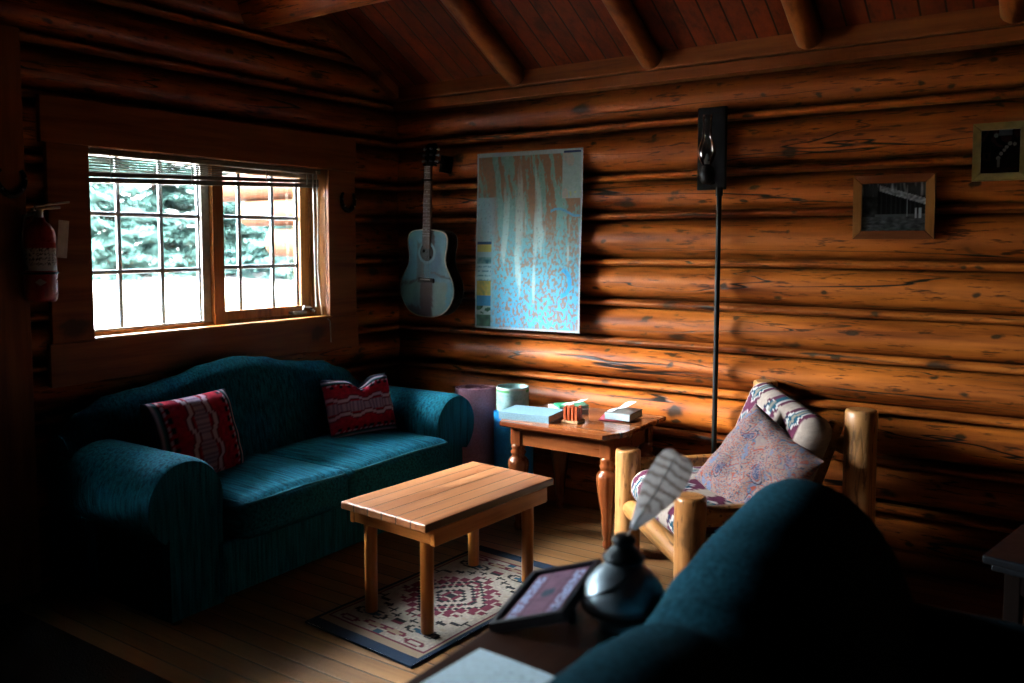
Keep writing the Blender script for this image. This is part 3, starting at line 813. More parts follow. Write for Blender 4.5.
# ------------------------------------------------------------------ sofa under the window
def arm(mb, yc, zc, r, x0, x1, pin, pout, zb, flip):
    """rolled arm: inner side at pin, outer panel at pout"""
    ring = [(pout, zb), (pout, zc-.12)]
    s = 1 if pout > pin else -1
    for k in range(19):
        a = -.62*PI/2+k/18*(PI+.62*PI/2)     # outer underside, over the top, to the inner side
        ring.append((yc+s*r*math.cos(a), zc+r*math.sin(a)))
    ring += [(yc-s*r*.985, zc-.1), (pin, zb)]
    cy = sum(p[0] for p in ring)/len(ring); cz = zc-.06
    rings = []
    for x, k in ((x0, .94), (x0+.015, .985), (x0+.05, 1), ((x0+x1)/2, 1), (x1-.05, 1), (x1-.018, .985), (x1, .95)):
        rings.append([(x, cy+(y-cy)*k, cz+(z-cz)*k if z > zb+.01 else z) for y, z in ring])
    mb.loft(rings)
def interp(tab, y):
    if y <= tab[0][0]: return tab[0][1]
    for (a, p), (b, q) in zip(tab, tab[1:]):
        if y <= b:
            t = (y-a)/(b-a); t = t*t*(3-2*t); return p+(q-p)*t
    return tab[-1][1]
sofa = thing('loveseat', 'dark teal rolled arm loveseat with a humped back under the window', 'sofa', (.45, -1.28, 0))
HT = [(-2.22, .66), (-2.12, .74), (-2.0, .795), (-1.85, .808), (-1.68, .835), (-1.52, .872), (-1.36, .888), (-1.2, .87), (-1.05, .834), (-.93, .818), (-.8, .805), (-.66, .755), (-.52, .66), (-.45, .62)]
rings = []
for i in range(61):
    y = -2.22+(1.77)*i/60; h = interp(HT, y)
    e = 1 if 0 < i < 60 else .9
    p = [(.05, .06), (.045, .4), (.05, h-.11), (.07, h-.04), (.105, h-.008), (.14, h), (.18, h-.012), (.215, h-.05), (.24, h-.11), (.27, h-.25), (.31, .42), (.33, .28), (.33, .06)]
    rings.append([(x, y, z) for x, z in p])
MB().loft(rings).build('backrest', M_teal, sofa)
b = MB(); arm(b, -2.095, .465, .168, .12, .80, -1.93, -2.175, .03, 0); b.build('arm', M_teal, sofa)
b = MB(); arm(b, -.455, .465, .168, .12, .80, -.62, -.40, .03, 0); b.build('arm', M_teal, sofa)
MB().box((.12, -1.96, .05), (.82, -.6, .275), .015).build('seat_base', M_teal, sofa)
for (a, c_) in ((-1.922, -1.345), (-1.335, -.625)):
    d = MB(); d.rbox((.60, (a+c_)/2, .36), (.62, c_-a, .165), .045, (0.015, .0, .022), 16)
    cu = d.build('seat_cushion', M_tealx, sofa)
    MB().tube([(.60, a+.02, .425), (.84, a+.015, .428), (.895, a+.03, .425), (.909, a+.06, .43), (.917, (a+c_)/2, .438), (.909, c_-.06, .43), (.895, c_-.03, .425), (.84, c_-.015, .428), (.60, c_-.02, .425)], .0055, 8).build('piping', M_tealpipe, cu)
for x in (.17, .75):
    for y in (-2.12, -.45): MB().cyl((x, y, 0), (x, y, .06), .022, .03, 14).build('foot', M_dark, sofa)

# throw pillows ------------------------------------------------------
def pillow(name, c, w, h, th, R, colf, mat, n=44, pinch=None, parent=None):
    mb = MB(); R4 = R.to_4x4()
    pk = .03 if pinch is None else .07
    def f(sgn):
        def g(u, v):
            a, b = 2*u-1, 2*v-1
            t = max(0., (1-a**4))**.6*max(0., (1-b**4))**.6
            k = 1-pk*(1-abs(b)**2)*abs(a)**3; k2 = 1-pk*(1-abs(a)**2)*abs(b)**3
            x, z = a*w/2*k, b*h/2*k2
            if pinch: z -= pinch*max(0, b)**1.5*math.exp(-((a-.0)/.28)**2)
            y = sgn*(th/2*t*(1+.1*n3(a*2.5, b*2.5, sgn))) + .008*n3(a*3, b*3, 4)
            if pinch: y -= sgn*.35*th*max(0, b)*math.exp(-((a-.05)/.12)**2)*t
            return tuple(R @ Vector((x, y, z))+Vector(c))
        return g
    mb.grid(f(-1), n, n, cf=lambda u, v: colf(u, v)); mb.grid(f(1), n//2, n//2, cf=lambda u, v: colf(1-u, v))
    return mb
def kilim(u, v, seed=0., rot=False):
    if rot: u, v = v, u
    cr = mix(hx('#b01434'), hx('#860e28'), .5+n3(u*20, v*20, seed)); navy = hx('#141c2c'); pale = hx('#b9a6b4'); teal = hx('#2d6a70')
    e = min(v, 1-v)
    if e < .05: return navy
    if e < .075: return pale
    if e < .10: return teal
    if e < .125: return navy
    if e < .15: return pale if int(u*26) % 2 else cr
    zig = abs((u*3 % 1)-.5)
    d = abs(v-.5)
    band = .10+.10*round(zig*8)/8
    if abs(d-band) < .022: return pale
    if abs(d-band) < .045: return mix(cr, navy, .6)
    if d < band-.045: return mix(pale, hx('#6c5a76'), .4+.5*(int(zig*14) % 2)) if d < .07 else cr
    if e < .2 and int(u*18) % 2: return navy
    return cr
kl = pillow('k', (.43, -1.79, .60), .46, .38, .14, RZ(PI/2+.12) @ RX(-.30), lambda u, v: kilim(u, v, 1., True), M_wover)
tag(set_origin(kl.build('throw_pillow', M_wover), (.45, -1.79, .44)), 'shadowed dark red kilim cushion at the left end of the sofa', 'cushion')
kr = pillow('k', (.44, -.81, .585), .41, .33, .15, RZ(PI/2-.22) @ RX(-.32), lambda u, v: kilim(u, v, 3.), M_wover, pinch=.055)
tag(set_origin(kr.build('throw_pillow', M_wover), (.45, -.80, .44)), 'bright crimson kilim cushion with dented top by the right sofa arm', 'cushion')

# ------------------------------------------------------------------ coffee table
ct = thing('coffee_table', 'small slatted pine coffee table standing on the patterned rug', 'table', (1.478, -1.357, 0), math.radians(-4.3))
Mc = MW[ct]
W2, L2, TH = .2255, .385, .45
mb = MB(Mc); mb.box((-W2, -L2, TH-.03), (W2, L2, TH), .005); mb.build('tabletop', M_ctab, ct)
for s in (-1, 1):
    MB(Mc).box((s*(W2-.012)-.011, -L2+.045, TH-.092), (s*(W2-.012)+.011, L2-.045, TH-.03), .003).build('side_rail', M_ctabX, ct)
    MB(Mc).box((-W2+.023, s*(L2-.057)-.011, TH-.088), (W2-.023, s*(L2-.057)+.011, TH-.03), .003).build('end_rail', M_ctabE, ct)
for sx in (-1, 1):
    for sy in (-1, 1):
        x, y = sx*.150, sy*.302
        MB(Mc).cyl((x, y, .012), (x, y, TH-.03), .0245, .026, 20, bev=.003).build('leg', M_ctabZ, ct)

# ------------------------------------------------------------------ rug under it
rg_c = (1.472, -1.357); rg_r = math.radians(-4.0); RW, RL = .56, 1.03
def rug_col(u, v):
    U, V = int(u*62), int(v*112)         # woven cells
    a, b = (U+.5)/62, (V+.5)/112
    navy, tan, mar, cream, dk, tl = hx('#182a40'), hx('#8b7560'), hx('#5e182e'), hx('#85796e'), hx('#1c1922'), hx('#294a5c')
    x, y = abs(a-.5)*RW, abs(b-.5)*RL     # metres from centre
    ex, ey = RW/2-x, RL/2-y
    if ex < .022 or ey < .055: return navy
    if ey < .09: return tan
    if ex < .036: return mar if ex > .028 else tan
    if ey < .098: return mar
    c = mix(cream, hx('#a29487'), .5+n3(U*.9, V*.9, 2)*.8)
    # stepped medallion
    q = max(0, .235-y)*.85; st = round(q/.032)*.032
    if y < .235:
        if abs(x-st) < .017 and x > .01: return mar
        if x < st-.017:
            if (int(x/.018)+int(y/.018)) % 3 == 0: return dk
            if (int(x/.02)+int(y/.03)) % 4 == 1: return mar
            return c
    if y < .2 and st+.026 < x < st+.06 and (int(y/.04) % 2): return mar
    if y < .15 and .02+st+.034 < x < st+.066: return dk if int(y/.012) % 3 == 0 else c
    # stepped fret line round it
    fy = .285-round(x*.55/.025)*.025
    if abs(y-fy) < .007 or (abs((y-fy)) < .02 and int(x/.044) != int((x+.008)/.044)): return dk
    # lens motifs
    d = ((x-.135)/.085)**2+((y-.305)/.03)**2
    if d < .3: return tl
    if d < .6: return c
    if d < 1: return dk
    d = ((x-.05)/.06)**2+((y-.365)/.018)**2
    if d < .4: return tan
    if d < 1: return mar
    if y > .285 and x < .03 and y < .315: return mar
    if x < .016 and .385 < y < .41: return tl
    d = ((x-.17)/.05)**2+((y-.385)/.02)**2
    if .35 < d < 1: return mar
    if .17 < x < .2 and int(y/.02) % 3 == 0: return hx('#8f7f70')
    return c
rm = MB(Matrix.Translation((rg_c[0], rg_c[1], 0)) @ Matrix.Rotation(rg_r, 4, 'Z'))
rm.grid(lambda u, v: ((u-.5)*RW, (v-.5)*RL, .009+.0015*n3(u*5, v*9)), 186, 336, cf=rug_col)
rm.grid(lambda u, v: ((u-.5)*RW, (v-.5)*RL, .001), 2, 2)
e = [(-RW/2, -RL/2), (RW/2, -RL/2), (RW/2, RL/2), (-RW/2, RL/2)]
rm.add([(x, y, z) for x, y in e for z in (.001, .009)], [[0, 2, 3, 1], [2, 4, 5, 3], [4, 6, 7, 5], [6, 0, 1, 7]], False, [hx('#182a40')]*8)
tag(set_origin(rm.build('area_rug', M_rug), (rg_c[0], rg_c[1], 0)), 'cream and maroon woven rug with navy border under the coffee table', 'rug')
# black mat in the lower left
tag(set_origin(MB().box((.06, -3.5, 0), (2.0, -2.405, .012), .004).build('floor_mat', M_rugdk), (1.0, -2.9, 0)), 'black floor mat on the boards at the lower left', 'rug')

# ------------------------------------------------------------------ side table against the wall
S_Z = .56
sx0, sx1, sy0, sy1 = 1.128, 1.818, -.61, -.035
stt = thing('side_table', 'reddish turned leg side table with clipped corners against the log wall', 'table', (1.47, -.32, 0))
def octo(g, cx=.06, cy=.13):
    return [(sx0+cx, sy0-g), (sx1-cx, sy0-g), (sx1+g, sy0+cy), (sx1+g, sy1), (sx0-g, sy1), (sx0-g, sy0+cy)]
mb = MB(); mb.loft([[(x, y, z) for x, y in octo(g)] for z, g in ((S_Z-.026, -.008), (S_Z-.02, -.001), (S_Z-.006, 0), (S_Z, -.006))], smooth=False)
mb.build('tabletop', M_stab, stt)
lx0, lx1, ly0, ly1 = 1.235, 1.735, -.51, -.10
for (p, q, n_) in (((lx0, ly0-.02, S_Z-.125), (lx1, ly0+.005, S_Z-.026), 'apron'), ((lx0, ly1-.0, S_Z-.125), (lx1, ly1+.025, S_Z-.026), 'apron')):
    MB().box(p, q, .003).build(n_, M_stabX, stt)
for x in (lx0, lx1): MB().box((x-.012, ly0, S_Z-.125), (x+.012, ly1, S_Z-.026), .003).build('apron', M_stabX, stt)
lp = [(.0, 0), (.017, 0), (.022, .012), (.024, .03), (.016, .045), (.02, .055), (.026, .07), (.03, .16), (.048, .27), (.056, .335), (.053, .355), (.04, .368), (.03, .376), (.037, .388), (.04, .398), (.03, .41), (.038, .42), (.034, .432), (.03, .44), (0, .44)]
for x in (lx0, lx1):
    for y in (ly0, ly1):
        l = MB(); l.lathe(lp, (x, y, 0), 32, sq=lambda i: 6 <= i <= 10); l.box((x-.03, y-.03, .432), (x+.03, y+.03, S_Z-.026), .005); l.build('leg', M_stabZ, stt)

# things on the side table -------------------------------------------
def slab_book(name, label, c, dims, rz, cov, pages, z, cat='book', cover_t=.003, spine=None):
    t = thing(name, label, cat, (c[0], c[1], z), rz)
    M = MW[t]; w, d, h = dims
    b = MB(M); b.box((-w/2, -d/2, 0), (w/2, d/2, cover_t), .001); b.box((-w/2, -d/2, h-cover_t), (w/2, d/2, h), .001); b.build('cover', cov, t)
    MB(M).box((-w/2, -d/2, 0), (w/2, -d/2+.006, h), .0025).build('spine', spine or cov, t)
    MB(M).box((-w/2+.003, -d/2+.006, cover_t), (w/2-.004, d/2-.004, h-cover_t), .001).build('page_block', pages, t)
    return t
slab_book('ring_binder', 'thick pale blue book overhanging the left edge of the side table', (1.27, -.44), (.275, .20, .036), .13, M_bookblue, M_pages, S_Z)
slab_book('paperback_book', 'white paperback lying under the green booklet on the side table', (1.348, -.21), (.19, .15, .028), -.62, M_white, M_pages, S_Z)
slab_book('paperback_book', 'green booklet with its white pages curling up, on the white paperback', (1.36, -.20), (.11, .16, .012), -.75, M_green, M_paper, S_Z+.028)
bk = slab_book('hardback_book', 'grey brown hardback with a loose white leaf, at right on the side table', (1.668, -.21), (.135, .17, .036), .05, M_bookgrey, M_pages, S_Z+.006, spine=M_bookspine)
lf = MB()
lf.grid(lambda u, v: (1.61+.10*u**1.0, -.285+.13*v, S_Z+.044+.075*max(0, u-.25)**1.3*(1-.2*v)+.004*math.sin(v*4)), 14, 8)
tag(set_origin(lf.build('paper_leaf', M_leaf), (1.65, -.22, S_Z+.044)), 'white leaf of paper curling up from the hardback on the side table', 'paper')
pk = MB(); pk.obox((1.615, -.22, S_Z+.003), (.12, .17, .005), RZ(.3), .001)
tag(set_origin(pk.build('leaflet', M_pinkp), (1.615, -.22, S_Z)), 'pink leaflet sticking out beneath the grey brown hardback', 'leaflet')
wl = MB(); wl.grid(lambda u, v: (1.36+.09*(u-.3), -.26+.13*v, S_Z+.043+.05*max(0, u-.4)**1.4+.003*math.sin(v*5)), 12, 8)
tag(set_origin(wl.build('paper_leaf', M_leaf), (1.37, -.2, S_Z+.042)), 'curled white leaflet on top of the green booklet', 'paper')
tr = thing('block_set', 'small pale tray of upright reddish blocks at the front of the side table', 'tray', (1.495, -.42, S_Z), .1)
Mt = MW[tr]
tb = MB(Mt); tb.box((-.045, -.045, 0), (.045, .045, .012), .002); tb.build('tray', M_tray, tr)
for i in range(4):
    for j in range(3):
        hgt = .058+.014*random.random()
        MB(Mt).box((-.036+i*.02, -.033+j*.024, .012), (-.036+i*.02+.014, -.033+j*.024+.015, .012+hgt), .002).build('block', M_nut, tr)
# rolled mats and tin
def mat_roll(name, label, c, r, z1, mat, turns=4.2, squash=1.):
    t = MB(); thk = .017; N = 150
    pi_, po = [], []
    for i in range(N+1):
        f = i/N; a = 2*PI*turns*f+.9; rr = .50*r+(r-.50*r)*f
        pi_.append((c[0]+(rr-thk)*math.cos(a), c[1]+(rr-thk)*math.sin(a)*squash)); po.append((c[0]+rr*math.cos(a), c[1]+rr*math.sin(a)*squash))
    o = len(t.v); vs = []
    for k in range(N+1):
        wob = .006*math.sin(k*.11)
        vs += [(*pi_[k], .0), (*po[k], .0), (*po[k], z1+wob), (*pi_[k], z1+wob)]
    fs = []
    for k in range(N):
        for q in range(4): fs.append([4*k+q, 4*k+(q+1) % 4, 4*k+4+(q+1) % 4, 4*k+4+q])
    fs += [[0, 1, 2, 3], [4*N+3, 4*N+2, 4*N+1, 4*N]]
    t.add(vs, fs, False)
    return tag(set_origin(t.build(name, mat), (c[0], c[1], 0)), label, 'mat')
mat_roll('exercise_mat', 'rolled mauve foam mat standing between sofa arm and side table', (.70, -.155), .125, .62, M_mauve, 3.2)
mat_roll('exercise_mat', 'rolled bright blue foam mat standing left of the side table', (.985, -.19), .118, .52, M_bluem, 3.2)
tn = thing('tin_can', 'pale teal labelled tin with a green rim on the blue mat roll', 'tin', (.985, -.19, .53))
def tin_col(u, v):
    if v > .93: return hx('#c4d2cf')
    if .80 < v < .93 and (u*2 % 1) < .62: return hx('#4aa05a')
    c = mix(hx('#7fb0b4'), hx('#a9cdca'), .5+n3(u*10, v*4)*.8)
    if .08 < v < .75 and int(v*14) % 2 and n3(u*60, v*30, 5) > .12: c = mix(c, hx('#44707a'), .35)
    return c
tw = MB(); tw.grid(lambda u, v: (.985+.088*math.cos(2*PI*u), -.19+.088*math.sin(2*PI*u), .53+.125*v), 120, 30, cf=tin_col); tw.build('can_wall', M_paint, tn)
ti = MB(); ti.lathe([(.088, .125), (.086, .129), (.082, .125), (.08, .02), (0, .018)], (.985, -.19, .53), 40, caps=False); ti.lathe([(0, 0), (.088, 0), (.088, .004)], (.985, -.19, .53), 40, caps=False); ti.build('inner_can', plain('teal_tin', '#7fa9ae', .4, metal=.3), tn)

# ------------------------------------------------------------------ log armchair
CH = (2.345, -.555); cang = math.atan2(-.714, .70)
ch = thing('log_armchair', 'peeled log armchair with southwestern cushions in front of the log wall', 'armchair', (CH[0], CH[1], 0), cang)
Mk = MW[ch]          # local x = to the sitter's left (photo right), local y = backwards
hw, hd_ = .37, .335
def logpost(mb, x, y, z1, r, seed):
    pts = []; rr = []
    for i in range(14):
        t = i/13; pts.append((x+.006*n3(t*2, seed), y+.006*n3(t*2, seed+5), z1*t)); rr.append(r*(1+.05*n3(t*4, seed+2)))
    pts += [(pts[-1][0], pts[-1][1], z1+.008), (pts[-1][0], pts[-1][1], z1+.012)]; rr += [rr[-1]*.95, rr[-1]*.8]
    mb.rnd = (seed*.173) % 1; mb.tube(pts, rr, 24)
for k, (x, y, z, r) in enumerate(((-hw, -hd_, .485, .058), (hw, -hd_, .485, .06), (-hw, hd_, .78, .055), (hw, hd_+.02, .785, .06))):
    p = MB(Mk); logpost(p, x, y, z, r, k+2); p.build('post', M_cpost, ch)
def railp(name, a, b, r, flat=(1, 1)):
    p = MB(Mk); a, b = Vector(a), Vector(b); n = 10
    p.tube([a.lerp(b, i/n)+Vector((0, 0, .006*n3(i*.4, a.x*9+a.z*7))) for i in range(n+1)], [r*(.75 if i in (0, n) else 1+.05*n3(i*.7, b.x*5)) for i in range(n+1)], 16, flat=flat); p.build(name, M_crail, ch)
railp('front_rail', (-hw, -hd_, .235), (hw, -hd_, .235), .042)
railp('back_rail', (-hw, hd_, .235), (hw, hd_, .235), .04)
railp('top_rail', (-hw, hd_+.0, .64), (hw, hd_, .64), .035)
for s in (-1, 1):
    railp('side_rail', (s*hw, -hd_, .235), (s*hw, hd_, .235), .04)
    p = MB(Mk); p.box((s*hw-.028, -hd_+.02, .375), (s*hw+.028, hd_-.02, .452), .02); p.build('arm_rail', M_crail, ch)
    p = MB(Mk); p.box((s*hw-.02, -hd_+.02, .29), (s*hw+.02, hd_-.02, .345), .016); p.build('lower_arm_rail', M_crail, ch)
    p = MB(Mk); p.obox((s*.27, .215, .46), (.04, .05, .58), RX(-.36), .01); p.build('back_slat', M_crail, ch)
mar, crm = hx('#6b3049'), hx('#c2ac9c')
def southwest(s, t):
    """s along the width in metres, t across the cushion in metres: cream and maroon bands, jagged teal bolts"""
    tooth = .012*((int(t*80) % 2)*2-1)*.5
    P = .225; q = ((s+tooth*.5) % P)/P
    c = mix(crm, hx('#a8958a'), .4+.6*n3(s*90, t*90))
    if q < .60:
        c = mix(mar, hx('#552239'), .5+n3(s*60, t*60))
        tt = (t/.125) % 1
        st = max(0., 1-abs(tt-.5)/.42); lvl = .24*round(st*5)/5
        cx = abs(q-.30)
        if st > 0:
            if cx < lvl-.11: c = hx('#8f8577') if cx < .05 else hx('#1d4d60')
            elif cx < lvl-.055: c = hx('#1f5a6b')
            elif cx < lvl: c = hx('#d2c8bf')
        if abs(t*40 % 5-2) < .5 and .02 < q < .10: c = hx('#24324e')
    return c
seat = MB(Mk)
seat.rbox((0, -.04, .345), (.64, .62, .155), .068, (0, .015, .02), 56, cf=lambda q, w: southwest(w.x+.03, w.y if q[2] > .95 else w.y-w.z*.8))
seat.build('seat_cushion', M_wover, ch)
bc = MB(Mk)
bc.rbox((.025, .185, .605), (.69, .135, .38), .062, (0, .02, .0), 56, R=RZ(-.15) @ RY(.06) @ RX(-.36), cf=lambda q, w: southwest(w.x+.06, w.z-w.y*.7))
bc.build('back_cushion', M_wover, ch)
def paisley(u, v):
    x, y = u*1.0, v*1.0
    base = mix(hx('#9a827e'), hx('#a38c84'), .5+n3(x*30, y*30))
    wx, wy = x+.09*fbm(x*5, y*5, 1, 2), y+.09*fbm(x*5, y*5, 8, 2)
    f = fbm(wx*5, wy*5, 3, 3)
    k = (f*7) % 1
    c = base
    if k < .17: c = hx('#a85445')
    elif k < .27: c = hx('#5f7088')
    elif .55 < k < .64: c = hx('#b57a66')
    elif .70 < k < .78: c = hx('#4c4e63')
    if fbm(wx*9, wy*9, 11, 2) > .3: c = mix(c, hx('#6f86a6'), .7)
    for (a, b, r, an) in ((.62, .52, .13, .5), (.27, .30, .11, -.4), (.80, .80, .09, 1.2), (.30, .72, .10, 2.2), (.75, .22, .10, 2.9)):
        dx, dy = x-a, y-b; px = dx*math.cos(an)+dy*math.sin(an); py = -dx*math.sin(an)+dy*math.cos(an)
        px -= .35*py*py/r
        rad = r*(.42-.30*py/r)
        if abs(py) < r and rad > 0:
            d = (px/rad)**2+(py/r)**2
            if d < 1:
                if d > .8: c = hx('#3f3b52')
                elif d > .6: c = hx('#9d8f95')
                elif d > .45: c = hx('#a4574c')
                else: c = mix(hx('#4a5472'), hx('#8c7b85'), (int(d*30) % 2))
    return c
pc = Vector((2.50, -.72, .54))
ps = pillow('p', pc, .39, .40, .14, RZ(-.25) @ RX(-.45) @ RY(.48), paisley, M_wover, n=110)
tag(set_origin(ps.build('throw_pillow', M_wover), (pc.x, pc.y, .42)), 'square paisley cushion leaning on the back of the log armchair', 'cushion')

# ------------------------------------------------------------------ console, with lamp, frame and paper
C_Z = .6
cn = thing('console_table', 'low dark wooden table between the rug and the near sofa', 'table', (2.665, -2.9, 0))
MB().box((2.508, -3.55, C_Z-.03), (2.822, -2.285, C_Z), .006).build('tabletop', M_dark, cn)
for x in (2.54, 2.79):
    for y in (-3.5, -2.335): MB().box((x-.022, y-.022, 0), (x+.022, y+.022, C_Z-.03), .004).build('leg', M_dark, cn)
for x in (2.54, 2.79): MB().box((x-.01, -3.48, C_Z-.10), (x+.01, -2.355, C_Z-.03), .003).build('apron', M_dark, cn)
# paper
mb = MB(); P0 = Vector((2.549, -2.634, C_Z+.0015))
ux, uy = Vector((.998, -.055, 0)), Vector((-.055, -.998, 0))
def page_col(u, v):
    c = (.58, .72, .80, 1)
    if .10 < v < .9 and .34 < u < .88 and int(v*44) % 3 == 0 and n3(u*28, int(v*44)*3.1) > .12: c = (.40, .52, .60, 1)
    return c
mb.grid(lambda u, v: tuple(P0+ux*.216*u+uy*.28*v+Vector((0, 0, .001*math.sin(u*4+v*3)))), 54, 70, cf=page_col)
mb.grid(lambda u, v: tuple(P0+ux*.216*u+uy*.28*v+Vector((0, 0, -.0012))), 1, 1)
tag(set_origin(mb.build('paper_sheet', M_paint), P0), 'pale sheet of paper lying on the dark table at bottom centre', 'paper')
# tilted frame
BL = Vector((2.528, -2.561, C_Z+.016)); TL = Vector((2.477, -2.323, C_Z+.042)); BR = Vector((2.700, -2.541, C_Z+.078))
TL = BL+(TL-BL).normalized()*.245
eu = (BR-BL); ev = (TL-BL); ev = ev-eu*(ev.dot(eu)/eu.length_squared); en = eu.cross(ev).normalized()
FW, FL_ = eu.length, ev.length; eu.normalize(); ev.normalize()
BL -= Vector((.012, .0, .0))
pf = thing('display_frame', 'dark rimmed tilted picture frame with purple stripes beside the oil lamp', 'picture', (2.60, -2.45, C_Z))
def FP(a, b, n): return tuple(BL+eu*a+ev*b+en*n)
def fbar(a0, b0, a1, b1):
    m = MB(); m.loft([[FP(a0, b0, -.022), FP(a1, b0, -.022), FP(a1, b1, -.022), FP(a0, b1, -.022)], [FP(a0, b0, .0), FP(a1, b0, .0), FP(a1, b1, .0), FP(a0, b1, .0)]], smooth=False); return m
rw = .013
for nm, q in (('bottom_rail', (0, 0, FW, rw)), ('top_rail', (0, FL_-rw, FW, FL_)), ('side_rail', (0, rw, rw, FL_-rw)), ('side_rail', (FW-rw, rw, FW, FL_-rw))): fbar(*q).build(nm, M_frdark, pf)
def strip_col(u, v):
    c = mix(hx('#6d4a60'), hx('#80586c'), .5+n3(u*6, v*12))
    if abs(u-.32) < .012 or abs(u-.68) < .012: c = hx('#4a3243')
    for a in (.17, .82):
        if abs(u-a) < .085 and .07 < v < .93 and n3(u*18, v*26, 4) > -.12: c = mix(hx('#8f9ac0'), hx('#a7b4d4'), .5+n3(u*30, v*30))
    if math.hypot((u-.5)*.8, v-.52) < .085+.03*n3(u*22, v*22) : c = hx('#35495a')
    if math.hypot(u-.84, v-.14) < .035 or math.hypot(u-.16, v-.92) < .03: c = hx('#2a2a3a')
    return c
ip = MB(); ip.grid(lambda u, v: FP(rw+(FW-2*rw)*u, rw+(FL_-2*rw)*v, -.008), 60, 80, cf=strip_col); ip.build('picture_panel', M_paint, pf)
m = MB(); m.loft([[FP(a, b, n) for a, b in ((.004, .004), (FW-.004, .004), (FW-.004, FL_-.004), (.004, FL_-.004))] for n in (-.022, -.012)], smooth=False); m.build('backing', M_ebony, pf)
sp = Vector(FP(FW*.8, FL_*.5, -.022))
MB().tube([sp, (sp.x+.006, sp.y-.004, C_Z+.002)], [.008, .008], 8).build('easel_leg', M_frdark, pf)

# oil lamp and feather
LB = Vector((2.746, -2.376, C_Z))
ol = thing('oil_lamp', 'round tarnished pewter oil lamp standing beside the tilted frame', 'lamp', LB)
MB().lathe([(0, 0), (.05, 0), (.052, .006), (.04, .014), (.045, .02), (.07, .032), (.086, .05), (.091, .066), (.089, .08), (.08, .1), (.062, .122), (.044, .137), (.034, .144), (.03, .148)], LB, 40).build('reservoir', M_pewter, ol)
MB().lathe([(.087, .0), (.0905, .003), (.0905, .006), (.087, .009)], LB+Vector((0, 0, .045)), 40, caps=False).build('seam_ring', M_pewterd, ol)
MB().lathe([(.03, .145), (.045, .150), (.046, .158), (.036, .164), (.032, .172), (.024, .178), (.022, .186), (.026, .190), (.025, .198), (.018, .204), (0, .205)], LB, 28).build('burner_cap', M_pewterd, ol)
lh = MB(); lh.tube([LB+Vector((.088+.022*math.sin(PI*k/8), -.0, .05+.04*k/8)) for k, a0_ in enumerate([0]*9)], .005, 8); lh.build('side_handle', M_pewterd, ol)
bw = MB(); pts = []
for k in range(20):
    a = -2.75+1.75*k/19; z = .055+.075*(k/19)
    rr = interp([(.032, .07), (.05, .086), (.066, .091), (.08, .089), (.1, .08), (.122, .062), (.137, .044)], z)+.001
    pts.append(LB+Vector((rr*math.cos(a), rr*math.sin(a), z)))
bw.tube(pts, .0022, 6); bw.build('wire', M_pewterd, ol)
# feather leaning out of the cap
f0 = LB+Vector((.004, -.002, .196)); f1 = f0+Vector((.090, .058, .190)); 
side = (f1-f0).cross(Vector((-.56, .83, -.1))).normalized()
fe = thing('feather', 'barred grey and white feather stuck upright in the oil lamp', 'feather', f0)
def fpos(t): return f0.lerp(f1, t)+Vector((0, 0, .014*math.sin(PI*t)))-side*.012*math.sin(PI*t*.9)
MB().tube([fpos(t/16) for t in range(17)], [.0022*(1-.8*t/16) for t in range(17)], 6).build('shaft', M_tagp, fe)
def feather_col(u, v):
    s = v*8.2+abs(u-.5)*1.6+.3*n3(u*3, v*5)
    c = hx('#e4dedb')
    if v > .2 and (s % 1) < .36: c = hx('#80695d')
    if v < .2: c = hx('#d8dadd')
    return mix(c, hx('#b8b2ae'), .35+.4*n3(u*60, v*10))
nrm = (f1-f0).normalized().cross(side)
def vane(u, v):
    w = .043*min(1, (v/.50)**.8+.12)*max(0, 1-max(0, (v-.62)/.38)**2.6)**.5 + .0008
    k = (u-.5)*2
    return tuple(fpos(.10+.90*v)+side*k*w*(1.08 if k < 0 else .85)+(f1-f0).normalized()*abs(k)*w*.35+nrm*(.004*k*k+.0012*n3(u*14, v*40)))
vm = MB(); vm.grid(vane, 24, 60, cf=lambda u, v: tuple(min(.9, 1.7*x) for x in feather_col(u, v)[:3])+(1,))
def vane_mat():
    t = NT('feather_vane'); a = t.n('Attribute', attribute_name='Col').outputs['Color']
    d = t.n('BsdfDiffuse', {'Color': a}); tl = t.n('BsdfTranslucent', {'Color': a})
    mx = t.n('MixShader', {0: .5, 1: d.outputs[0], 2: tl.outputs[0]}); t.t.links.new(mx.outputs[0], t.out.inputs[0]); return t.m
vm.build('vane', vane_mat(), fe)

# ------------------------------------------------------------------ near sofa (seen from behind)
ns = thing('loveseat', 'dark teal corduroy sofa in the right foreground seen from behind', 'sofa', (3.3, -2.6, 0))
NH = [(-3.5, .72), (-3.35, .79), (-3.1, .82), (-2.85, .81), (-2.70, .79), (-2.615, .755), (-2.55, .785), (-2.4, .825), (-2.2, .85), (-2.0, .865), (-1.93, .862), (-1.87, .84), (-1.835, .80)]
rings = []; ys = [-3.5+i*(1.665)/110 for i in range(111)]
for y in ys:
    h = interp(NH, y)
    e = sstep(-1.93, -1.835, y); sh = .035*e
    sm = .018*math.exp(-((y+2.615)/.03)**2)
    p = [(2.845+sh, .06), (2.842+sh, .45), (2.845+sh+sm, h-.24), (2.858+sh+sm, h-.14), (2.882+sh+sm*.6, h-.07), (2.92+sh*.6, h-.025), (2.965, h-.004), (3.01, h), (3.06, h-.008), (3.11-sh*.4, h-.03), (3.16-sh*.6, h-.07), (3.205-sh, h-.13), (3.24-sh, h-.2), (3.275-sh, h-.3), (3.31-sh, .46), (3.33-sh, .28), (3.33-sh, .06)]
    rings.append([(x, y, max(z, .06)) for x, z in p])
MB().loft(rings).build('backrest', M_tealn, ns)
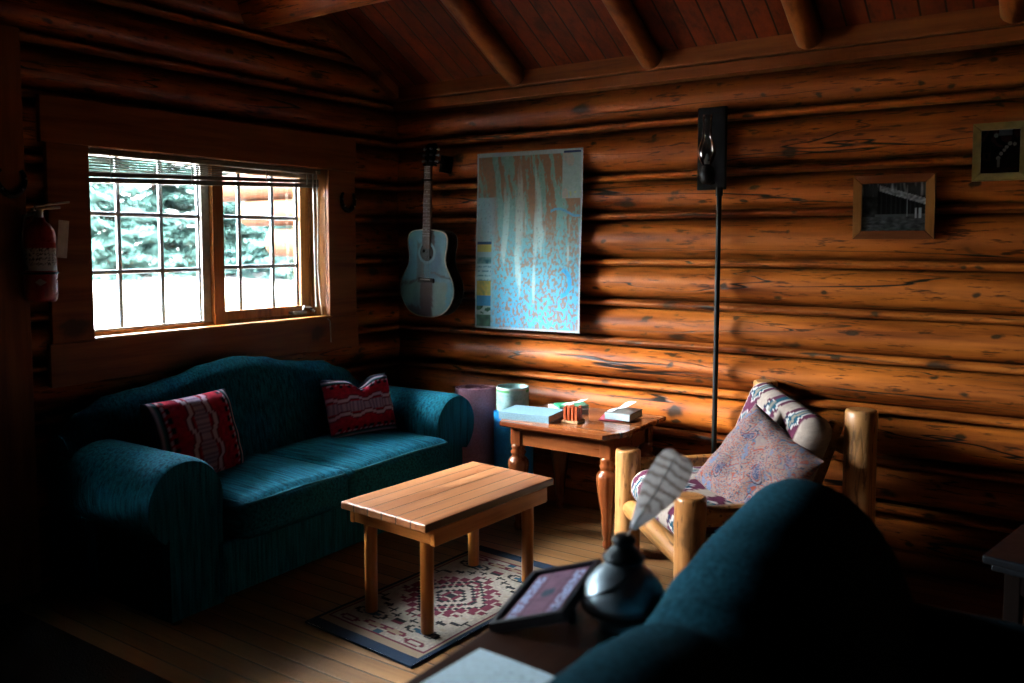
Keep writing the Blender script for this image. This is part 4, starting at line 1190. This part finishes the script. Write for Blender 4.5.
b = MB(); arm(b, -1.905, .455, .145, 2.95, 3.72, -2.04, -1.86, .03, 0); b.build('arm', M_tealn, ns)
b = MB(); arm(b, -3.46, .455, .145, 2.95, 3.72, -3.32, -3.5, .03, 0); b.build('arm', M_tealn, ns)
MB().box((2.9, -3.4, .05), (3.72, -1.95, .27), .015).build('seat_base', M_tealn, ns)
for (a, c_) in ((-3.31, -2.69), (-2.68, -2.055)):
    d = MB(); d.rbox((3.53, (a+c_)/2, .355), (.5, c_-a, .16), .045, (.015, 0, .02), 14); d.build('seat_cushion', M_tealn, ns)
for x in (2.95, 3.66):
    for y in (-3.42, -1.93): MB().cyl((x, y, 0), (x, y, .06), .022, .03, 14).build('foot', M_dark, ns)

# dark table at the right edge
M_dkleg = wood('shade_dark_wood', hx('#0a0605'), hx('#140c09'), 'Z', rough=.95, spec=.02)  # near sofa's shade put into the leg and apron colour
rt = thing('end_table', 'dark glossy table at the right edge behind the near sofa', 'table', (3.6, -.93, 0), -.2)
Mr = Matrix.Translation((3.327, -1.157, 0)) @ Matrix.Rotation(-.2, 4, 'Z')
MB(Mr).box((0, 0, .478), (.52, .46, .503), .006, seg=3).build('tabletop', M_black, rt)
MB(Mr).box((.02, .02, .455), (.50, .44, .474), .004).build('lower_top', M_black, rt)
MB(Mr).box((.05, .05, .39), (.47, .41, .455), .004).build('apron', M_dkleg, rt)
for x in (.07, .45):
    for y in (.07, .39): MB(Mr).box((x-.022, y-.022, 0), (x+.022, y+.022, .455), .003).build('leg', M_dkleg, rt)

# ------------------------------------------------------------------ outdoors
gd = MB()
def gz(x): return -.25 if x > -3 else -.25+(-3-x)*.052
gd.grid(lambda u, v: (-.24-60*u, -40+80*v, gz(-.24-60*u)+.06*n3(u*30, v*30)), 60, 60)
gd.build('ground', M_gravel, kind='structure')
def conifer_mesh(seed, H):
    """drooping boughs, each a spray of small ragged twigs"""
    rnd = random.Random(seed); f = MB()
    z = .25
    while z < H:
        t = z/H; R = (1-t)**.75*H*.20+.15; n = 7+int(7*(1-t))
        for k in range(n):
            if rnd.random() < .12: continue
            a = 2*PI*k/n+rnd.random()*.9; r = R*(.55+.65*rnd.random()); dr = -.25-.35*rnd.random()
            d = Vector((math.cos(a), math.sin(a), 0)); sd = Vector((-math.sin(a), math.cos(a), 0))
            o = Vector((0, 0, z+rnd.random()*.4))
            m = max(4, int(r/.16))
            for i in range(m):
                q = (i+.6)/m; p = o+d*(r*q)+Vector((0, 0, r*(dr*q+.22*q*q)))
                L = (.16+.30*(1-q))*(.6+.7*rnd.random())
                for s_ in (-1, 1):
                    tip = p+sd*(s_*L)+d*(L*.5)+Vector((0, 0, -L*(.2+.5*rnd.random())))
                    f.add([p+Vector((0, 0, .07)), p-Vector((0, 0, .09)), tip], [[0, 1, 2]])
                    f.add([p+d*.09, p-d*.09, tip], [[0, 1, 2]])
        z += .30+.16*rnd.random()
    tr = MB(); tr.tube([(0, 0, -.3), (0, 0, H*.5), (0, 0, H)], [.16, .1, .02], 8)
    return f, tr
protos = []
for k, H in enumerate((8.5, 10.5, 7.)):
    f, tr_ = conifer_mesh(k+3, H)
    protos.append((f, tr_))
cam_p = Vector((3.55, -4.0))
def place_tree(az, d, kind, s, label, group, first={}):
    x, y = cam_p.x-math.sin(math.radians(az))*d, cam_p.y+math.cos(math.radians(az))*d
    t = thing('conifer_tree', label, 'tree', (x, y, gz(x)), random.random()*6, group)
    t.scale = (s, s, s)
    if kind not in first:
        m = MW[t]; MW[t] = Matrix.Identity(4)
        a = protos[kind][0].build('foliage', M_needle, t); b = protos[kind][1].build('trunk', M_bark, t); first[kind] = (a, b)
    else:
        for o in first[kind]:
            c = o.copy(); COL.objects.link(c); c.parent = t
LBL_L = ('green conifer beyond the gravel, seen through the left sash of the window', 'conifers behind the left sash')
LBL_R = ('green conifer beyond the gravel, seen through the right sash of the window', 'conifers behind the right sash')
for az, d, k, s in ((62.0, 27, 1, 1.0), (59.2, 25, 0, 1.0), (56.6, 28, 1, 1.05)): place_tree(az, d, k, s, *LBL_L)
for az, d, k, s in ((53.4, 27, 2, 1.05), (50.9, 29, 0, 1.05), (48.8, 26, 1, .95), (52.2, 33, 1, 1.0)): place_tree(az, d, k, s, *LBL_R)

# ------------------------------------------------------------------ light
w = bpy.data.worlds.new('World'); scn.world = w; w.use_nodes = True
nt = w.node_tree; nt.nodes.clear()
SKY = 40.
def wn_(typ, inp=None, **kw):
    nd = nt.nodes.new('ShaderNode'+typ)
    for k, v in kw.items(): setattr(nd, k, v)
    for k, v in (inp or {}).items():
        if isinstance(v, bpy.types.NodeSocket): nt.links.new(v, nd.inputs[k])
        else: nd.inputs[k].default_value = v
    return nd
def wm(op, a, b=0., c=0.): return wn_('Math', {0: a, 1: b, 2: c}, operation=op).outputs[0]
sp_ = wn_('SeparateXYZ', {0: wn_('TexCoord').outputs['Generated']})
sx_, sy_, sz_ = sp_.outputs
rp = wn_('ValToRGB', {0: sz_}); cr_ = rp.color_ramp
for p_, v_ in ((.18, .14), (.42, .5), (.62, 1.5), (1., 1.8)):
    e_ = cr_.elements.new(p_); e_.color = (v_, v_, v_, 1)
cr_.elements[0].color = (.045, .045, .045, 1); cr_.elements.remove(cr_.elements[-1])
hl = wm('SQRT', wm('ADD', wm('MULTIPLY', sx_, sx_), wm('MULTIPLY', sy_, sy_)))
dt = wm('DIVIDE', wm('ADD', wm('MULTIPLY', sx_, -.60), wm('MULTIPLY', sy_, -.80)), wm('MAXIMUM', hl, .05))
lobe = wm('POWER', wm('MAXIMUM', dt, 0.), 6.)
up = wn_('MapRange', {0: sz_, 1: -.01, 2: .12, 3: .0, 4: 1.}).outputs[0]
val = wm('ADD', wm('MULTIPLY', rp.outputs[0], SKY), wm('MULTIPLY', wm('MULTIPLY', lobe, up), SKY*2.8))
bgn = wn_('Background', {0: (.80, .93, 1.0, 1), 1: val})
wn_('OutputWorld', {0: bgn.outputs[0]})
for ya_, yb_ in (WIN[:2], WIN2[:2]):
    pl = bpy.data.lights.new('window_portal', 'AREA'); pl.shape = 'RECTANGLE'; pl.size = .95; pl.size_y = 1.5
    pl.cycles.is_portal = True
    po = bpy.data.objects.new('window_portal', pl); COL.objects.link(po); po.location = (-.245, (ya_+yb_)/2, 1.432); po.rotation_euler = (0, -PI/2, 0)

# the sun, veiled by thin cloud
sl = bpy.data.lights.new('veiled_sun', 'SUN'); sl.energy = 52.; sl.angle = math.radians(42); sl.color = (1., .96, .9)
so = bpy.data.objects.new('veiled_sun', sl); COL.objects.link(so); so.location = (-8, -7, 9)
SE = math.radians(33); sd_ = Vector((.66*math.cos(SE), .75*math.cos(SE), -math.sin(SE)))
so.rotation_euler = sd_.to_track_quat('-Z', 'Y').to_euler()

# ------------------------------------------------------------------ camera
cam = bpy.data.cameras.new('camera'); co = bpy.data.objects.new('camera', cam); COL.objects.link(co)
cam.sensor_width = 36; cam.lens = 850/1024*36
co.location = (3.55, -4.0, 1.43)
co.rotation_euler = (PI/2-math.radians(4.03), 0, math.radians(34.0))
cam.shift_y = (304-341.5)/1024
cam.clip_start = .02; cam.clip_end = 300
cam.dof.use_dof = True; cam.dof.focus_distance = 3.9; cam.dof.aperture_fstop = 1.9
scn.camera = co
scn.cycles.use_denoising = True
scn.cycles.max_bounces = 8; scn.cycles.diffuse_bounces = 1; scn.cycles.transparent_max_bounces = 16
scn.cycles.sample_clamp_indirect = 6.
vs_ = scn.view_settings
scn.display_settings.display_device = 'sRGB'
vs_.view_transform = 'Standard'; vs_.look = 'None'; vs_.exposure = 2.2; vs_.gamma = 1.; vs_.use_curve_mapping = False
